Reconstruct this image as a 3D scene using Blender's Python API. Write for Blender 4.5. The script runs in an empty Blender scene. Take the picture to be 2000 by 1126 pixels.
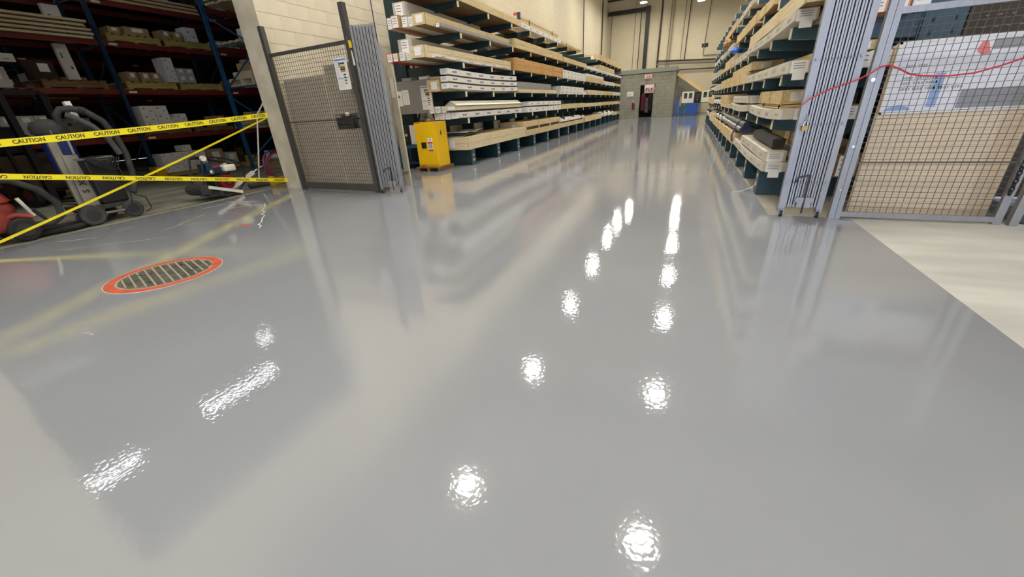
import bpy, math, random
from mathutils import Vector, Matrix
random.seed(7)
C = bpy.context.scene.collection
SC = bpy.context.scene
PI = math.pi

# ------------------------------------------------------------------ camera, world, exposure
cam_d = bpy.data.cameras.new('camera'); cam = bpy.data.objects.new('camera', cam_d); C.objects.link(cam)
cam_d.sensor_width = 36.0; cam_d.lens = 755.0 / 2000.0 * 36.0; cam_d.clip_end = 200; cam_d.clip_start = 0.05
_r = Vector((0.9244, 0.3772, -0.0569)); _d = Vector((0.1116, -0.41, -0.9052)); _f = Vector((-0.3648, 0.8304, -0.4211))
_f.normalize(); _r = (_r - _f * _r.dot(_f)).normalized(); _u = _r.cross(_f)
M = Matrix((_r, _u, -_f)).transposed().to_4x4(); M.translation = Vector((0, 0, 1.25)); cam.matrix_world = M
SC.camera = cam
vs = SC.view_settings; vs.view_transform = 'Standard'; vs.look = 'None'; vs.gamma = 1.0; vs.use_curve_mapping = False
vs.exposure = 0.0
w = bpy.data.worlds.new('world'); SC.world = w; w.use_nodes = True
bg = w.node_tree.nodes['Background']; bg.inputs[0].default_value = (0.60, 0.72, 1.0, 1); bg.inputs[1].default_value = 5.5
try:
    SC.cycles.use_denoising = True; SC.cycles.max_bounces = 7; SC.cycles.diffuse_bounces = 4; SC.cycles.glossy_bounces = 4
    SC.cycles.caustics_reflective = False; SC.cycles.caustics_refractive = False; SC.cycles.sample_clamp_indirect = 6.0
except Exception: pass
LAMP_E, STRIP_E = 300.0, 12.0

# ------------------------------------------------------------------ materials
def s2l(c): return tuple(((x/255.0)/12.92 if x/255.0 <= 0.04045 else ((x/255.0+0.055)/1.055)**2.4) for x in c)
def mat(name, rgb, rough=0.6, metal=0.0, var=0.0, scale=6.0, sv=(1,1,1), bump=0.0, bscale=40.0, rgb2=None, coat=0.0, emit=0.0, coord='Object'):
    m = bpy.data.materials.new(name); m.use_nodes = True; nt = m.node_tree; b = nt.nodes['Principled BSDF']
    col = s2l(rgb); b.inputs['Base Color'].default_value = (*col, 1); b.inputs['Roughness'].default_value = rough; b.inputs['Metallic'].default_value = metal
    if coat: b.inputs['Coat Weight'].default_value = coat
    if emit: b.inputs['Emission Color'].default_value = (*col, 1); b.inputs['Emission Strength'].default_value = emit
    if var or rgb2 or bump:
        tc = nt.nodes.new('ShaderNodeTexCoord'); mp = nt.nodes.new('ShaderNodeMapping'); mp.inputs['Scale'].default_value = sv
        nt.links.new(tc.outputs[coord], mp.inputs[0])
    if var or rgb2:
        n = nt.nodes.new('ShaderNodeTexNoise'); n.inputs['Scale'].default_value = scale; n.inputs['Detail'].default_value = 5
        nt.links.new(mp.outputs[0], n.inputs[0]); r = nt.nodes.new('ShaderNodeValToRGB')
        c2 = s2l(rgb2) if rgb2 else tuple(x*(1-var) for x in col); c1 = col if rgb2 else tuple(min(1, x*(1+var)) for x in col)
        r.color_ramp.elements[0].position = 0.34; r.color_ramp.elements[1].position = 0.66
        r.color_ramp.elements[0].color = (*c2, 1); r.color_ramp.elements[1].color = (*c1, 1)
        nt.links.new(n.outputs[0], r.inputs[0]); nt.links.new(r.outputs[0], b.inputs['Base Color'])
    if bump:
        n2 = nt.nodes.new('ShaderNodeTexNoise'); n2.inputs['Scale'].default_value = bscale; n2.inputs['Detail'].default_value = 3
        nt.links.new(mp.outputs[0], n2.inputs[0]); bp = nt.nodes.new('ShaderNodeBump'); bp.inputs['Strength'].default_value = bump; bp.inputs['Distance'].default_value = 0.01
        nt.links.new(n2.outputs[0], bp.inputs['Height']); nt.links.new(bp.outputs[0], b.inputs['Normal'])
    return m
W = {}
def D(k, *a, **kw): W[k] = mat(k, *a, **kw)
D('cream_paint', (214,203,178), 0.7, var=0.05, scale=2.2, bump=0.08, bscale=60)
D('cream_far', (206,196,170), 0.75, var=0.06, scale=1.5)
D('worn_cream', (214,204,180), 0.7, rgb2=(190,180,154), scale=3.0, bump=0.1)
D('joint', (186,174,148), 0.9)
D('gray_block', (150,147,134), 0.85, var=0.10, scale=3.0)
D('gray_joint', (112,109,100), 0.9)
D('gray_cap', (134,140,128), 0.6)
D('ceiling', (196,192,182), 0.8)
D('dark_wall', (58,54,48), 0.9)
D('concrete', (150,146,132), 0.75, rgb2=(118,114,102), scale=2.5, sv=(1,0.35,1), bump=0.1, bscale=25)
D('bare_concrete', (206,205,198), 0.7, rgb2=(180,179,174), scale=2.0, sv=(0.4,1.4,1), bump=0.08)
D('sill', (168,162,140), 0.6, rgb2=(140,134,112), scale=4, sv=(3,0.3,1))
D('groove', (84,80,70), 0.8)
D('pine', (222,200,154), 0.65, rgb2=(202,176,126), scale=3, sv=(9,0.6,14))
D('pine_pale', (228,212,176), 0.65, rgb2=(212,190,146), scale=3, sv=(9,0.6,14))
D('pine_orange', (212,166,102), 0.6, rgb2=(190,140,78), scale=3, sv=(9,0.6,14))
D('pallet_yellow', (190,168,96), 0.7, rgb2=(160,138,76), scale=3, sv=(9,0.6,14))
D('pine_dark', (136,106,68), 0.75, rgb2=(104,80,50), scale=3, sv=(9,0.6,14))
D('card', (176,142,98), 0.8, var=0.06)
D('card_white', (232,228,220), 0.65, var=0.04, scale=4)
D('card_aged', (214,208,192), 0.7, rgb2=(196,188,170), scale=3)
D('card_gray', (188,184,176), 0.7, var=0.05)
D('paper', (244,242,238), 0.6)
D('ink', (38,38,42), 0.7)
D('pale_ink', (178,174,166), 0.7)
D('faint_ink', (120,118,118), 0.7)
D('wrap_gray', (150,150,146), 0.35, var=0.1, scale=8)
D('rack_green', (26,50,54), 0.45, var=0.08, scale=5)
D('rack_teal', (50,78,92), 0.4, var=0.06, scale=5)
D('tag_cream', (236,228,190), 0.6)
D('rack_blue', (34,92,128), 0.45, var=0.08, scale=5)
D('rack_navy', (24,52,78), 0.5, var=0.08, scale=5)
D('beam_red', (116,40,30), 0.55, var=0.12, scale=4, sv=(1,0.5,1))
D('guard_yellow', (214,168,36), 0.5, var=0.08)
D('cab_yellow', (246,196,10), 0.35, var=0.02)
D('tape_yellow', (250,232,40), 0.4)
D('fence_gray', (84,82,78), 0.5, 0.3, var=0.06)
D('fence_wire', (92,86,80), 0.5, 0.4)
D('steel', (150,150,152), 0.45, 0.6, var=0.06, scale=8, sv=(4,4,0.5))
D('steel_bar', (160,160,162), 0.45, 0.6)
D('steel_gap', (58,58,60), 0.7, 0.2)
D('sheet_gray', (184,172,152), 0.85, var=0.04, scale=2)
D('board_tan', (232,212,184), 0.8, var=0.03, scale=2, sv=(0.3,0.3,20))
D('poster_white', (234,234,240), 0.5)
D('poster_gray', (150,152,156), 0.6)
D('poster_blue', (146,172,214), 0.5)
D('poster_red', (226,128,122), 0.5)
D('black', (22,22,24), 0.55)
D('rubber', (34,34,34), 0.75)
D('rubber_gray', (74,72,70), 0.8, var=0.1)
D('dusty_black', (56,54,50), 0.8, var=0.15, scale=9)
D('dusty_metal', (138,134,124), 0.55, 0.3, var=0.1, scale=7)
D('blue_plastic', (30,44,112), 0.45)
D('bin_blue', (38,84,176), 0.5)
D('red_paint', (150,60,52), 0.45, var=0.1, scale=5)
D('engine_red', (140,22,36), 0.4)
D('white_paint', (232,228,214), 0.45, var=0.04)
D('tank_white', (240,234,212), 0.35)
D('crate_plastic', (240,236,216), 0.5)
D('chrome', (220,220,224), 0.15, 1.0)
D('orange', (200,92,58), 0.7, rgb2=(176,74,46), scale=10, bump=0.15)
D('iron', (110,106,94), 0.7, rgb2=(74,72,64), scale=9, bump=0.3)
D('iron_light', (160,154,136), 0.7, var=0.1)
D('cord_red', (190,44,58), 0.5)
D('hose_red', (150,40,52), 0.5)
D('hose_blue', (44,52,96), 0.5)
D('purple', (70,50,110), 0.7)
D('pipe_dark', (50,46,42), 0.6)
D('pipe_black', (22,21,20), 0.6)
D('conduit', (120,112,96), 0.6)
D('exit_red', (222,60,40), 0.5)
D('exit_face', (244,224,216), 0.5)
D('sign_red', (206,44,34), 0.5)
D('pink', (232,196,190), 0.7)
D('coat_dark', (52,34,36), 0.9); D('coat_gray', (96,92,92), 0.9); D('coat_maroon', (96,40,44), 0.9)
D('screen_blue', (70,120,200), 0.5); D('brass', (150,124,66), 0.35, 0.8)
D('gold', (230,200,60), 0.5); D('green_ink', (40,110,60), 0.6); D('rust', (200,120,70), 0.6)
D('red_box', (206,40,30), 0.6)
D('tarp_blue', (40,110,220), 0.4)
D('scuff', (186,187,186), 0.4); D('scuff_yellow', (176,172,140), 0.4); D('crack_white', (246,246,244), 0.5)
D('plywood_dark', (70,52,40), 0.9, var=0.1)
D('perforated', (66,58,50), 0.7, var=0.05)
D('salmon', (222,158,124), 0.7, var=0.05)
D('lamp_shell', (190,190,190), 0.4, 0.6)
def emitter(k, col, e):
    m = bpy.data.materials.new(k); m.use_nodes = True; nt = m.node_tree; nt.nodes.clear()
    o = nt.nodes.new('ShaderNodeOutputMaterial'); em = nt.nodes.new('ShaderNodeEmission'); em.inputs[0].default_value = (*col, 1); em.inputs[1].default_value = e
    nt.links.new(em.outputs[0], o.inputs[0]); W[k] = m
emitter('lamp_glow', (1.0, 0.95, 0.86), LAMP_E); emitter('strip_glow', (0.95, 0.97, 1.0), STRIP_E); emitter('office_fill', (1.0,0.95,0.9), 16.0); emitter('exit_glow', (1.0, 0.16, 0.08), 0.5)

def epoxy():
    m = bpy.data.materials.new('epoxy'); m.use_nodes = True; nt = m.node_tree; b = nt.nodes['Principled BSDF']
    tc = nt.nodes.new('ShaderNodeTexCoord')
    n = nt.nodes.new('ShaderNodeTexNoise'); n.inputs['Scale'].default_value = 0.6; n.inputs['Detail'].default_value = 3
    nt.links.new(tc.outputs['Object'], n.inputs[0]); r = nt.nodes.new('ShaderNodeValToRGB')
    r.color_ramp.elements[0].position = 0.3; r.color_ramp.elements[1].position = 0.7
    r.color_ramp.elements[0].color = (*s2l((142,145,151)), 1); r.color_ramp.elements[1].color = (*s2l((149,152,158)), 1)
    nt.links.new(n.outputs[0], r.inputs[0]); nt.links.new(r.outputs[0], b.inputs['Base Color'])
    b.inputs['Roughness'].default_value = 0.045; b.inputs['IOR'].default_value = 2.1
    n1 = nt.nodes.new('ShaderNodeTexNoise'); n1.inputs['Scale'].default_value = 45; n1.inputs['Detail'].default_value = 1
    n2 = nt.nodes.new('ShaderNodeTexNoise'); n2.inputs['Scale'].default_value = 2.2; n2.inputs['Detail'].default_value = 2
    nt.links.new(tc.outputs['Object'], n1.inputs[0]); nt.links.new(tc.outputs['Object'], n2.inputs[0])
    b1 = nt.nodes.new('ShaderNodeBump'); b1.inputs['Strength'].default_value = 1.0; b1.inputs['Distance'].default_value = 0.00042
    b2 = nt.nodes.new('ShaderNodeBump'); b2.inputs['Strength'].default_value = 1.0; b2.inputs['Distance'].default_value = 0.0016
    nt.links.new(n1.outputs[0], b1.inputs['Height']); nt.links.new(n2.outputs[0], b2.inputs['Height'])
    nt.links.new(b1.outputs[0], b2.inputs['Normal']); nt.links.new(b2.outputs[0], b.inputs['Normal'])
    W['epoxy'] = m
epoxy()
def brickmat(k, c1, cj, bw, bh, rot):
    m = bpy.data.materials.new(k); m.use_nodes = True; nt = m.node_tree; b = nt.nodes['Principled BSDF']; b.inputs['Roughness'].default_value = 0.75
    tc = nt.nodes.new('ShaderNodeTexCoord'); mp = nt.nodes.new('ShaderNodeMapping'); mp.inputs['Rotation'].default_value = rot
    bt = nt.nodes.new('ShaderNodeTexBrick'); bt.inputs['Scale'].default_value = 1; bt.inputs['Brick Width'].default_value = bw; bt.inputs['Row Height'].default_value = bh
    bt.inputs['Mortar Size'].default_value = 0.008; bt.inputs['Color1'].default_value = (*s2l(c1), 1); bt.inputs['Color2'].default_value = (*[x*0.96 for x in s2l(c1)], 1); bt.inputs['Mortar'].default_value = (*s2l(cj), 1)
    nt.links.new(tc.outputs['Object'], mp.inputs[0]); nt.links.new(mp.outputs[0], bt.inputs[0]); nt.links.new(bt.outputs[0], b.inputs['Base Color'])
    W[k] = m
brickmat('block_side', (208,197,170), (196,184,156), 0.47, 0.235, (0, PI/2, PI/2))
brickmat('block_back', (204,193,166), (198,186,158), 0.47, 0.235, (PI/2, 0, 0))

# ------------------------------------------------------------------ mesh builder
class MB:
    def __init__(s): s.v = []; s.f = []; s.sm = []; s.mi = []
    def add(s, vs, fs, sm=False, mi=0):
        o = len(s.v); s.v += [tuple(v) for v in vs]
        for f in fs: s.f.append([i+o for i in f]); s.sm.append(sm); s.mi.append(mi)
        return s
    def box(s, x0, x1, y0, y1, z0, z1, mi=0):
        return s.add([(x0,y0,z0),(x1,y0,z0),(x1,y1,z0),(x0,y1,z0),(x0,y0,z1),(x1,y0,z1),(x1,y1,z1),(x0,y1,z1)],
                     [(3,2,1,0),(4,5,6,7),(0,1,5,4),(1,2,6,5),(2,3,7,6),(3,0,4,7)], False, mi)
    def bar(s, p0, p1, w, h, up=(0,0,1), mi=0):
        p0 = Vector(p0); p1 = Vector(p1); t = (p1-p0).normalized(); u = Vector(up)
        if abs(t.dot(u)) > 0.99: u = Vector((1,0,0))
        a = t.cross(u).normalized(); b = a.cross(t)
        vs = [p + a*sx*w/2 + b*sz*h/2 for p in (p0, p1) for sx, sz in ((-1,-1),(1,-1),(1,1),(-1,1))]
        return s.add(vs, [(0,1,2,3),(7,6,5,4),(0,4,5,1),(1,5,6,2),(2,6,7,3),(3,7,4,0)], False, mi)
    def tube(s, pts, r, n=8, closed=False, mi=0, cap=True):
        P = [Vector(p) for p in pts]; N = len(P); rings = []; pa = None
        for i in range(N):
            if closed: t = P[(i+1) % N] - P[i-1]
            else: t = P[min(i+1, N-1)] - P[max(i-1, 0)]
            t.normalize()
            if pa is None: pa = t.cross(Vector((0,0,1)) if abs(t.z) < 0.9 else Vector((1,0,0))).normalized()
            pa = (pa - t*pa.dot(t)).normalized(); b = t.cross(pa); rr = r[i] if isinstance(r, (list, tuple)) else r
            rings.append([P[i] + (pa*math.cos(2*PI*k/n) + b*math.sin(2*PI*k/n))*rr for k in range(n)])
        vs = [v for R in rings for v in R]; fs = []
        for i in range(N if closed else N-1):
            j = (i+1) % N
            for k in range(n): fs.append((i*n+k, j*n+k, j*n+(k+1)%n, i*n+(k+1)%n)[::-1])
        s.add(vs, fs, True, mi)
        if not closed and cap:
            s.add(rings[0], [tuple(range(n))], False, mi); s.add(rings[-1], [tuple(range(n))[::-1]], False, mi)
        return s
    def cyl(s, p0, p1, r, n=16, r1=None, mi=0): return s.tube([p0, p1], [r, r if r1 is None else r1], n, mi=mi)
    def prism(s, poly, ax, a, b, mi=0):
        def P(u, v, w): return {'x': (w,u,v), 'y': (u,w,v), 'z': (u,v,w)}[ax]
        n = len(poly); vs = [P(u,v,a) for u,v in poly] + [P(u,v,b) for u,v in poly]
        return s.add(vs, [tuple(range(n)), tuple(range(2*n-1, n-1, -1))] + [(i, (i+1)%n, n+(i+1)%n, n+i) for i in range(n)], False, mi)
    def ball(s, c, rx, ry, rz, n=12, m=8, mi=0, jit=0):
        vs = []; fs = []
        for i in range(m+1):
            th = PI*i/m
            for k in range(n):
                q = 1 + (random.uniform(-jit, jit) if jit and 0 < i < m else 0)
                vs.append((c[0]+rx*q*math.sin(th)*math.cos(2*PI*k/n), c[1]+ry*q*math.sin(th)*math.sin(2*PI*k/n), c[2]+rz*q*math.cos(th)))
        for i in range(m):
            for k in range(n): fs.append((i*n+k, (i+1)*n+k, (i+1)*n+(k+1)%n, i*n+(k+1)%n))
        return s.add(vs, fs, not jit, mi)
    def ring(s, c, ri, ro, z0, z1, n=40, mi=0):
        vs = []; fs = []
        for k in range(n):
            a = 2*PI*k/n; ca, sa = math.cos(a), math.sin(a)
            vs += [(c[0]+ri*ca,c[1]+ri*sa,z0),(c[0]+ro*ca,c[1]+ro*sa,z0),(c[0]+ro*ca,c[1]+ro*sa,z1),(c[0]+ri*ca,c[1]+ri*sa,z1)]
        for k in range(n):
            a = k*4; b = ((k+1)%n)*4
            for q in range(4): fs.append((a+q, a+(q+1)%4, b+(q+1)%4, b+q)[::-1])
        return s.add(vs, fs, False, mi)
    def mesh(s, name, mats):
        me = bpy.data.meshes.new(name); me.from_pydata(s.v, [], s.f)
        for m in (mats if isinstance(mats, (list, tuple)) else [mats]): me.materials.append(W[m])
        me.polygons.foreach_set('use_smooth', s.sm); me.polygons.foreach_set('material_index', s.mi); me.update()
        import bmesh
        bm = bmesh.new(); bm.from_mesh(me); bmesh.ops.recalc_face_normals(bm, faces=bm.faces); bm.to_mesh(me); bm.free()
        return me
def bx(*a): return MB().box(*a)

def obj(name, mb, mats, parent=None, loc=(0,0,0), label=None, bev=0, kind=None):
    me = mb.mesh(name, mats) if isinstance(mb, MB) else mb
    o = bpy.data.objects.new(name, me); C.objects.link(o); o.location = loc
    if parent: o.parent = parent
    if label: o['label'] = label
    if kind: o['kind'] = kind
    elif name in ('print_line','printed_word','faded_lettering','print_mark','dark_lettering','number_mark','perforation'): o['kind'] = 'stuff'
    if bev:
        md = o.modifiers.new('bev', 'BEVEL'); md.width = bev; md.segments = 2; md.limit_method = 'ANGLE'
    return o
def tag(o, label, cat, group=None):
    o['label'] = label; o['category'] = cat
    if group: o['group'] = group
    return o
def thing(name, label, cat, loc=(0,0,0), rz=0.0, group=None):
    o = bpy.data.objects.new(name, None); C.objects.link(o); o.location = loc; o.rotation_euler = (0,0,rz); o.empty_display_size = 0.1
    return tag(o, label, cat, group)
def struct(name, mb, mats, parent=None, **k): return obj(name, mb, mats, parent, kind='structure', **k)
_txt = {}
def text(name, body, size, m, M4, parent, label=None, ext=0.0005):
    key = (body, size, m)
    if key not in _txt:
        c = bpy.data.curves.new(name, 'FONT'); c.body = body; c.size = size; c.align_x = 'CENTER'; c.align_y = 'CENTER'; c.extrude = ext; c.offset = size*0.02; c.resolution_u = 2
        tmp = bpy.data.objects.new(name+'_curve', c); C.objects.link(tmp); bpy.context.view_layer.update()
        me = bpy.data.meshes.new_from_object(tmp.evaluated_get(bpy.context.evaluated_depsgraph_get())); me.materials.clear(); me.materials.append(W[m])
        bpy.data.objects.remove(tmp); _txt[key] = me
    o = bpy.data.objects.new(name, _txt[key]); C.objects.link(o); o.parent = parent; o.matrix_local = M4; o['kind'] = 'stuff'
    if label: o['label'] = label
    return o
def frame(p, x, y):
    x = Vector(x).normalized(); y = Vector(y); y = (y - x*y.dot(x)).normalized(); z = x.cross(y)
    m = Matrix((x, y, z)).transposed().to_4x4(); m.translation = Vector(p); return m

# ------------------------------------------------------------------ setting: floor
fl = struct('floor', MB().box(-26, 9, -9, 42, -0.2, -0.004), 'concrete')
ep = MB()
poly = [(-7.87,-9),(1.72,-9),(1.72,4.90),(1.72,5.02),(0.99,5.06),(0.99,34.0),(0.99,41),(-5.0,41),(-5.2,34.0),(-5.2,10.0),(-7.1,10.0),(-7.1,5.93),(-7.87,5.93)]
ep.prism(poly, 'z', -0.01, 0.0)
struct('epoxy_coating', ep, 'epoxy', fl)
struct('bare_slab', bx(1.72,9,-9,5.05,-0.01,-0.0015), 'bare_concrete', fl, label='bare pale concrete beside the grey coating')
for x0, x1, z, m in ((-8.02,-7.87,-0.001,'sill'), (-8.14,-8.10,-0.001,'groove'), (-8.30,-8.16,-0.001,'sill')):
    struct('door_track', bx(x0, x1, -6, 5.9, -0.01, z), m, fl)
# chalky scuffs, yellow traces, crack and paint blot that lie on the coating
def streak(pts, wd, m, name, jit=0.3):
    mb = MB(); L = []; R = []
    for i, (x, y) in enumerate(pts):
        a = Vector(pts[max(i-1,0)]); b = Vector(pts[min(i+1,len(pts)-1)]); t = (b-a).normalized(); nrm = Vector((-t.y, t.x))
        q = wd*(1+random.uniform(-jit, jit))*(0.35 if i in (0, len(pts)-1) else 1)/2
        L.append((x+nrm.x*q, y+nrm.y*q, 0.0012)); R.append((x-nrm.x*q, y-nrm.y*q, 0.0012))
    n = len(pts); mb.add(L+R, [(i, i+1, n+i+1, n+i) for i in range(n-1)]); return obj(name, mb, m, fl)
def wob(p, q, n, a): return [(p[0]+(q[0]-p[0])*i/n+random.uniform(-a,a), p[1]+(q[1]-p[1])*i/n+random.uniform(-a,a)) for i in range(n+1)]
CRACK = wob((-6.62,4.62),(-5.05,3.32),14,0.03)
streak(CRACK, 0.014, 'crack_white', 'floor_crack', 0.8)
streak(wob((-7.6,4.55),(-6.95,4.72),6,0.02), 0.05, 'scuff', 'scuff_mark'); streak(wob((-7.45,4.0),(-7.4,4.7),6,0.02), 0.04, 'scuff', 'scuff_mark')
streak(wob((-7.0,4.05),(-6.6,4.5),8,0.02), 0.035, 'scuff_yellow', 'scuff_mark'); streak(wob((-6.5,2.95),(-6.9,3.8),8,0.03), 0.03, 'scuff_yellow', 'scuff_mark')
streak(wob((-6.9,2.0),(-6.0,2.75),8,0.02), 0.018, 'scuff_yellow', 'scuff_mark'); streak(wob((-6.6,3.2),(-5.9,3.6),8,0.01), 0.012, 'scuff', 'scuff_mark')
streak(wob((-7.5,2.2),(-7.1,2.5),5,0.01), 0.03, 'scuff', 'scuff_mark')
bl = MB(); bl.prism([(-5.47+0.07*math.cos(a)*(1+.2*math.sin(3*a)), 3.42+0.05*math.sin(a)) for a in [2*PI*i/14 for i in range(14)]], 'z', 0, 0.0015)
obj('paint_blot', bl, 'orange', fl, label='small orange paint blot on the grey floor')

# ------------------------------------------------------------------ setting: walls
wl = struct('wall_left', MB().box(-7.66,-7.175,5.93,41.3,0,9.6).box(-7.66,-7.16,-9,1.12,0,9.6).box(-7.66,-7.16,1.12,5.93,5.05,9.6), 'joint')
struct('block_face', bx(-7.175,-7.166,10.63,41,0,9.6), 'block_side', wl)
struct('block_face', MB().box(-7.17,-7.16,5.93,10.63,5.17,9.6).box(-7.17,-7.16,5.93,10.63,0,0.47), 'block_side', wl)
blk = bx(-0.03,0.014,0.0005,0.4695,0.003,0.232).mesh('block', 'cream_paint'); hblk = bx(-0.03,0.014,0.0005,0.2345,0.003,0.232).mesh('block', 'cream_paint')
for r in range(2, 22):
    z = r*0.235; y = 5.93
    if r % 2: obj('block', hblk, None, wl, (-7.175, y, z)); y += 0.235
    while y + 0.47 <= 10.64: obj('block', blk, None, wl, (-7.175, y, z)); y += 0.47
    if y < 10.5: obj('block', hblk, None, wl, (-7.175, y, z))
ce = MB().box(-7.665,-7.16,5.915,5.93,0,9.6)
struct('wall_end', ce, 'worn_cream', wl, label='worn cream wall end beside the opening')
struct('wall_end', MB().box(-7.67,-7.665,5.92,6.4,0,9.6), 'worn_cream', wl)
wb = struct('wall_back', bx(-7.5,9,41,41.3,0,9.6), 'block_back')
struct('wall_right', bx(8.8,9.1,-9,41,0,9.6), 'cream_far')
wf = struct('wall_front', MB().box(-26,-1.0,-9.3,-9,0,9.6).box(7.5,9,-9.3,-9,0,9.6).box(-1.0,7.5,-9.3,-9,5.0,9.6), 'cream_far')
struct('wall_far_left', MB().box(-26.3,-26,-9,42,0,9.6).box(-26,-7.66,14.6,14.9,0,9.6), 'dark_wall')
ceil = struct('ceiling', bx(-26.3,9.1,-9.3,41.3,9.6,9.8), 'ceiling')
# roof beams on the ceiling
for y in (4, 12, 20, 28, 36): struct('trim_1', bx(-7.2, 8.8, y-0.1, y+0.1, 9.2, 9.6), 'conduit')

# daylight portal in the open dock door
pl = bpy.data.lights.new('dock_portal', 'AREA'); pl.shape = 'RECTANGLE'; pl.size = 8.5; pl.size_y = 5.0
try: pl.cycles.is_portal = True
except Exception: pass
po = bpy.data.objects.new('dock_portal', pl); C.objects.link(po); po.location = (3.25, -9.0, 2.5); po.rotation_euler = (PI/2, 0, 0)

# ------------------------------------------------------------------ lamps
NTH = ['nearest','second','third','fourth','fifth','sixth','seventh','eighth','ninth']
def highbay(x, y, z, label, grp):
    t = thing('high_bay_lamp', label, 'lamp', (x,y,z), 0, grp)
    sh = MB().tube([(0,0,0.02),(0,0,0.16),(0,0,0.30)], [0.25,0.20,0.07], 16); obj('reflector', sh, 'lamp_shell', t)
    obj('lens', MB().cyl((0,0,0.0),(0,0,0.02),0.24,16), 'lamp_glow', t)
    obj('stem', MB().cyl((0,0,0.28),(0,0,9.6-z),0.015,6), 'conduit', t)
ROW1 = [-5.0, 0.6, 6.1, 11.5, 17.2, 22.8, 28.4, 33.2]; ROW2 = [-5.0, 0.6, 6.2, 11.5, 17.1, 22.2, 28.0, 34.0]  # first lamp of each row is added behind the camera to brighten camera-facing sides
for i, y in enumerate(ROW1): highbay(-4.38, y, 8.0, f'round high bay lamp on the ceiling above the block-wall rack, {NTH[i]} of its row', 'high bay lamps above the aisle')
for i, y in enumerate(ROW2): highbay(0.12, y, 8.0, f'round high bay lamp on the ceiling above the cage-side rack, {NTH[i]} of its row', 'high bay lamps above the aisle')
highbay(-3.92, 37.3, 8.0, 'glaring round high bay lamp hanging before the far wall beside the black duct', 'high bay lamps above the aisle')
highbay(0.145, 37.0, 7.55, 'round high bay lamp hanging at the far wall above the vent grille', 'high bay lamps above the aisle')
highbay(4.6, -4.0, 8.0, 'added unseen high bay lamp near the dock door lighting camera-facing sides', 'high bay lamps above the aisle')  # added lamp out of view, brightens sides that face the camera
for i, (x, y, L) in enumerate(((-10.4,2.1,0.9),(-10.4,4.9,2.0),(-12.3,7.0,0.5),(-16.4,3.6,2.0),(-20.0,4.8,2.0))):
    t = thing('strip_lamp', f'white fluorescent strip lamp hanging in the dark store, {NTH[i]} from the opening', 'lamp', (x,y,5.25), 0, 'strip lamps in the dark store')
    obj('housing', bx(-0.09,0.09,-L/2,L/2,0.02,0.09), 'white_paint', t); obj('diffuser', bx(-0.07,0.07,-L/2+0.02,L/2-0.02,0,0.02), 'strip_glow', t)
    obj('hanger', MB().cyl((0,0,0.09),(0,0,4.35),0.008,5), 'conduit', t)

t = thing('strip_lamp', 'white fluorescent strip lamp hanging behind the mesh cage', 'lamp', (7.5,12.2,6.0)); obj('housing', bx(-.2,.2,-.8,.8,.02,.1), 'white_paint', t); obj('diffuser', bx(-.17,.17,-.78,.78,0,.02), 'strip_glow', t); obj('hanger', MB().cyl((0,0,.1),(0,0,3.6),.01,5), 'conduit', t)
# ------------------------------------------------------------------ cantilever racks
def rack(name, label, X, sgn, ys, levels, base_h, depth):
    """X = front plane, sgn = +1 when the front looks to +X; parts are in metres from the rack's base origin"""
    t = thing(name, label, 'rack', (X, ys[0], 0))
    b = -sgn
    def fx(a, c): return (min(b*a, b*c), max(b*a, b*c))
    x0, x1 = fx(0.0, depth); up = bx(*fx(depth-0.34, depth), -0.10, 0.10, 0, levels[-1]+0.35).mesh('upright', 'rack_green' if sgn > 0 else 'rack_teal')
    base = MB().box(*fx(0.012, depth-0.34), -0.085, 0.085, 0.012, base_h).box(*fx(0, depth-0.3), -0.12, 0.12, 0, 0.012).mesh('base', 'rack_green' if sgn > 0 else 'rack_teal')
    front = bx(*fx(0.0, 0.012), -0.1, 0.1, 0.012, base_h+0.005).mesh('base_plate', 'rack_teal')
    mark = MB().box(*fx(-0.004, 0.0), -0.03, 0.03, 0.10, 0.15).box(*fx(-0.004, 0.0), -0.02, 0.02, 0.22, 0.26).mesh('number_mark', 'tag_cream')
    arm = MB(); e0 = depth-0.34
    arm.prism([(b*0.05,-0.06),(b*0.05,0.06),(b*e0,0.06),(b*e0,-0.16)], 'y', -0.045, 0.045); armm = arm.mesh('arm', 'rack_green' if sgn > 0 else 'rack_teal')
    tip = bx(*fx(0.04, 0.05), -0.04, 0.04, -0.055, 0.055).mesh('arm_tag', 'tag_cream')
    hl = MB()
    for k in range(26):
        for x_ in (.08, .26): hl.box(b*(depth-.34+x_)-.012,b*(depth-.34+x_)+.012,-.1015,-.0995,.5+k*.12,.545+k*.12)
    for i, y in enumerate(ys):
        dy = y - ys[0]
        uo = obj('upright', up, None, t, (0,dy,0))
        if i == 0: obj('bolt_holes', hl, 'black', uo, kind='stuff')
        bo = obj('base', base, None, t, (0,dy,0))
        obj('base_plate', front, None, bo)
        if i < 7: obj('number_mark', mark, None, bo)
        for z in levels:
            a = obj('arm', armm, None, t, (0,dy,z)); obj('arm_tag', tip, None, a)
    br = MB()
    for i in range(len(ys)-1):
        a = ys[i]-ys[0]; c = ys[i+1]-ys[0]; xm = b*(depth-0.17)
        for z in (0.5, levels[-1]-0.2): br.bar((xm,a+0.1,z),(xm,c-0.1,z),0.05,0.05)
        if i % 2 == 0: br.bar((xm,a+0.1,0.6),(xm,c-0.1,levels[-1]-0.3),0.04,0.04); br.bar((xm,a+0.1,levels[-1]-0.3),(xm,c-0.1,0.6),0.04,0.04)
    obj('bracing', br, 'rack_green', t)
    return t
LY = [9.22 + 1.575*i for i in range(17)]
RY = [6.28 + 1.285*i for i in range(15)]
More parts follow.
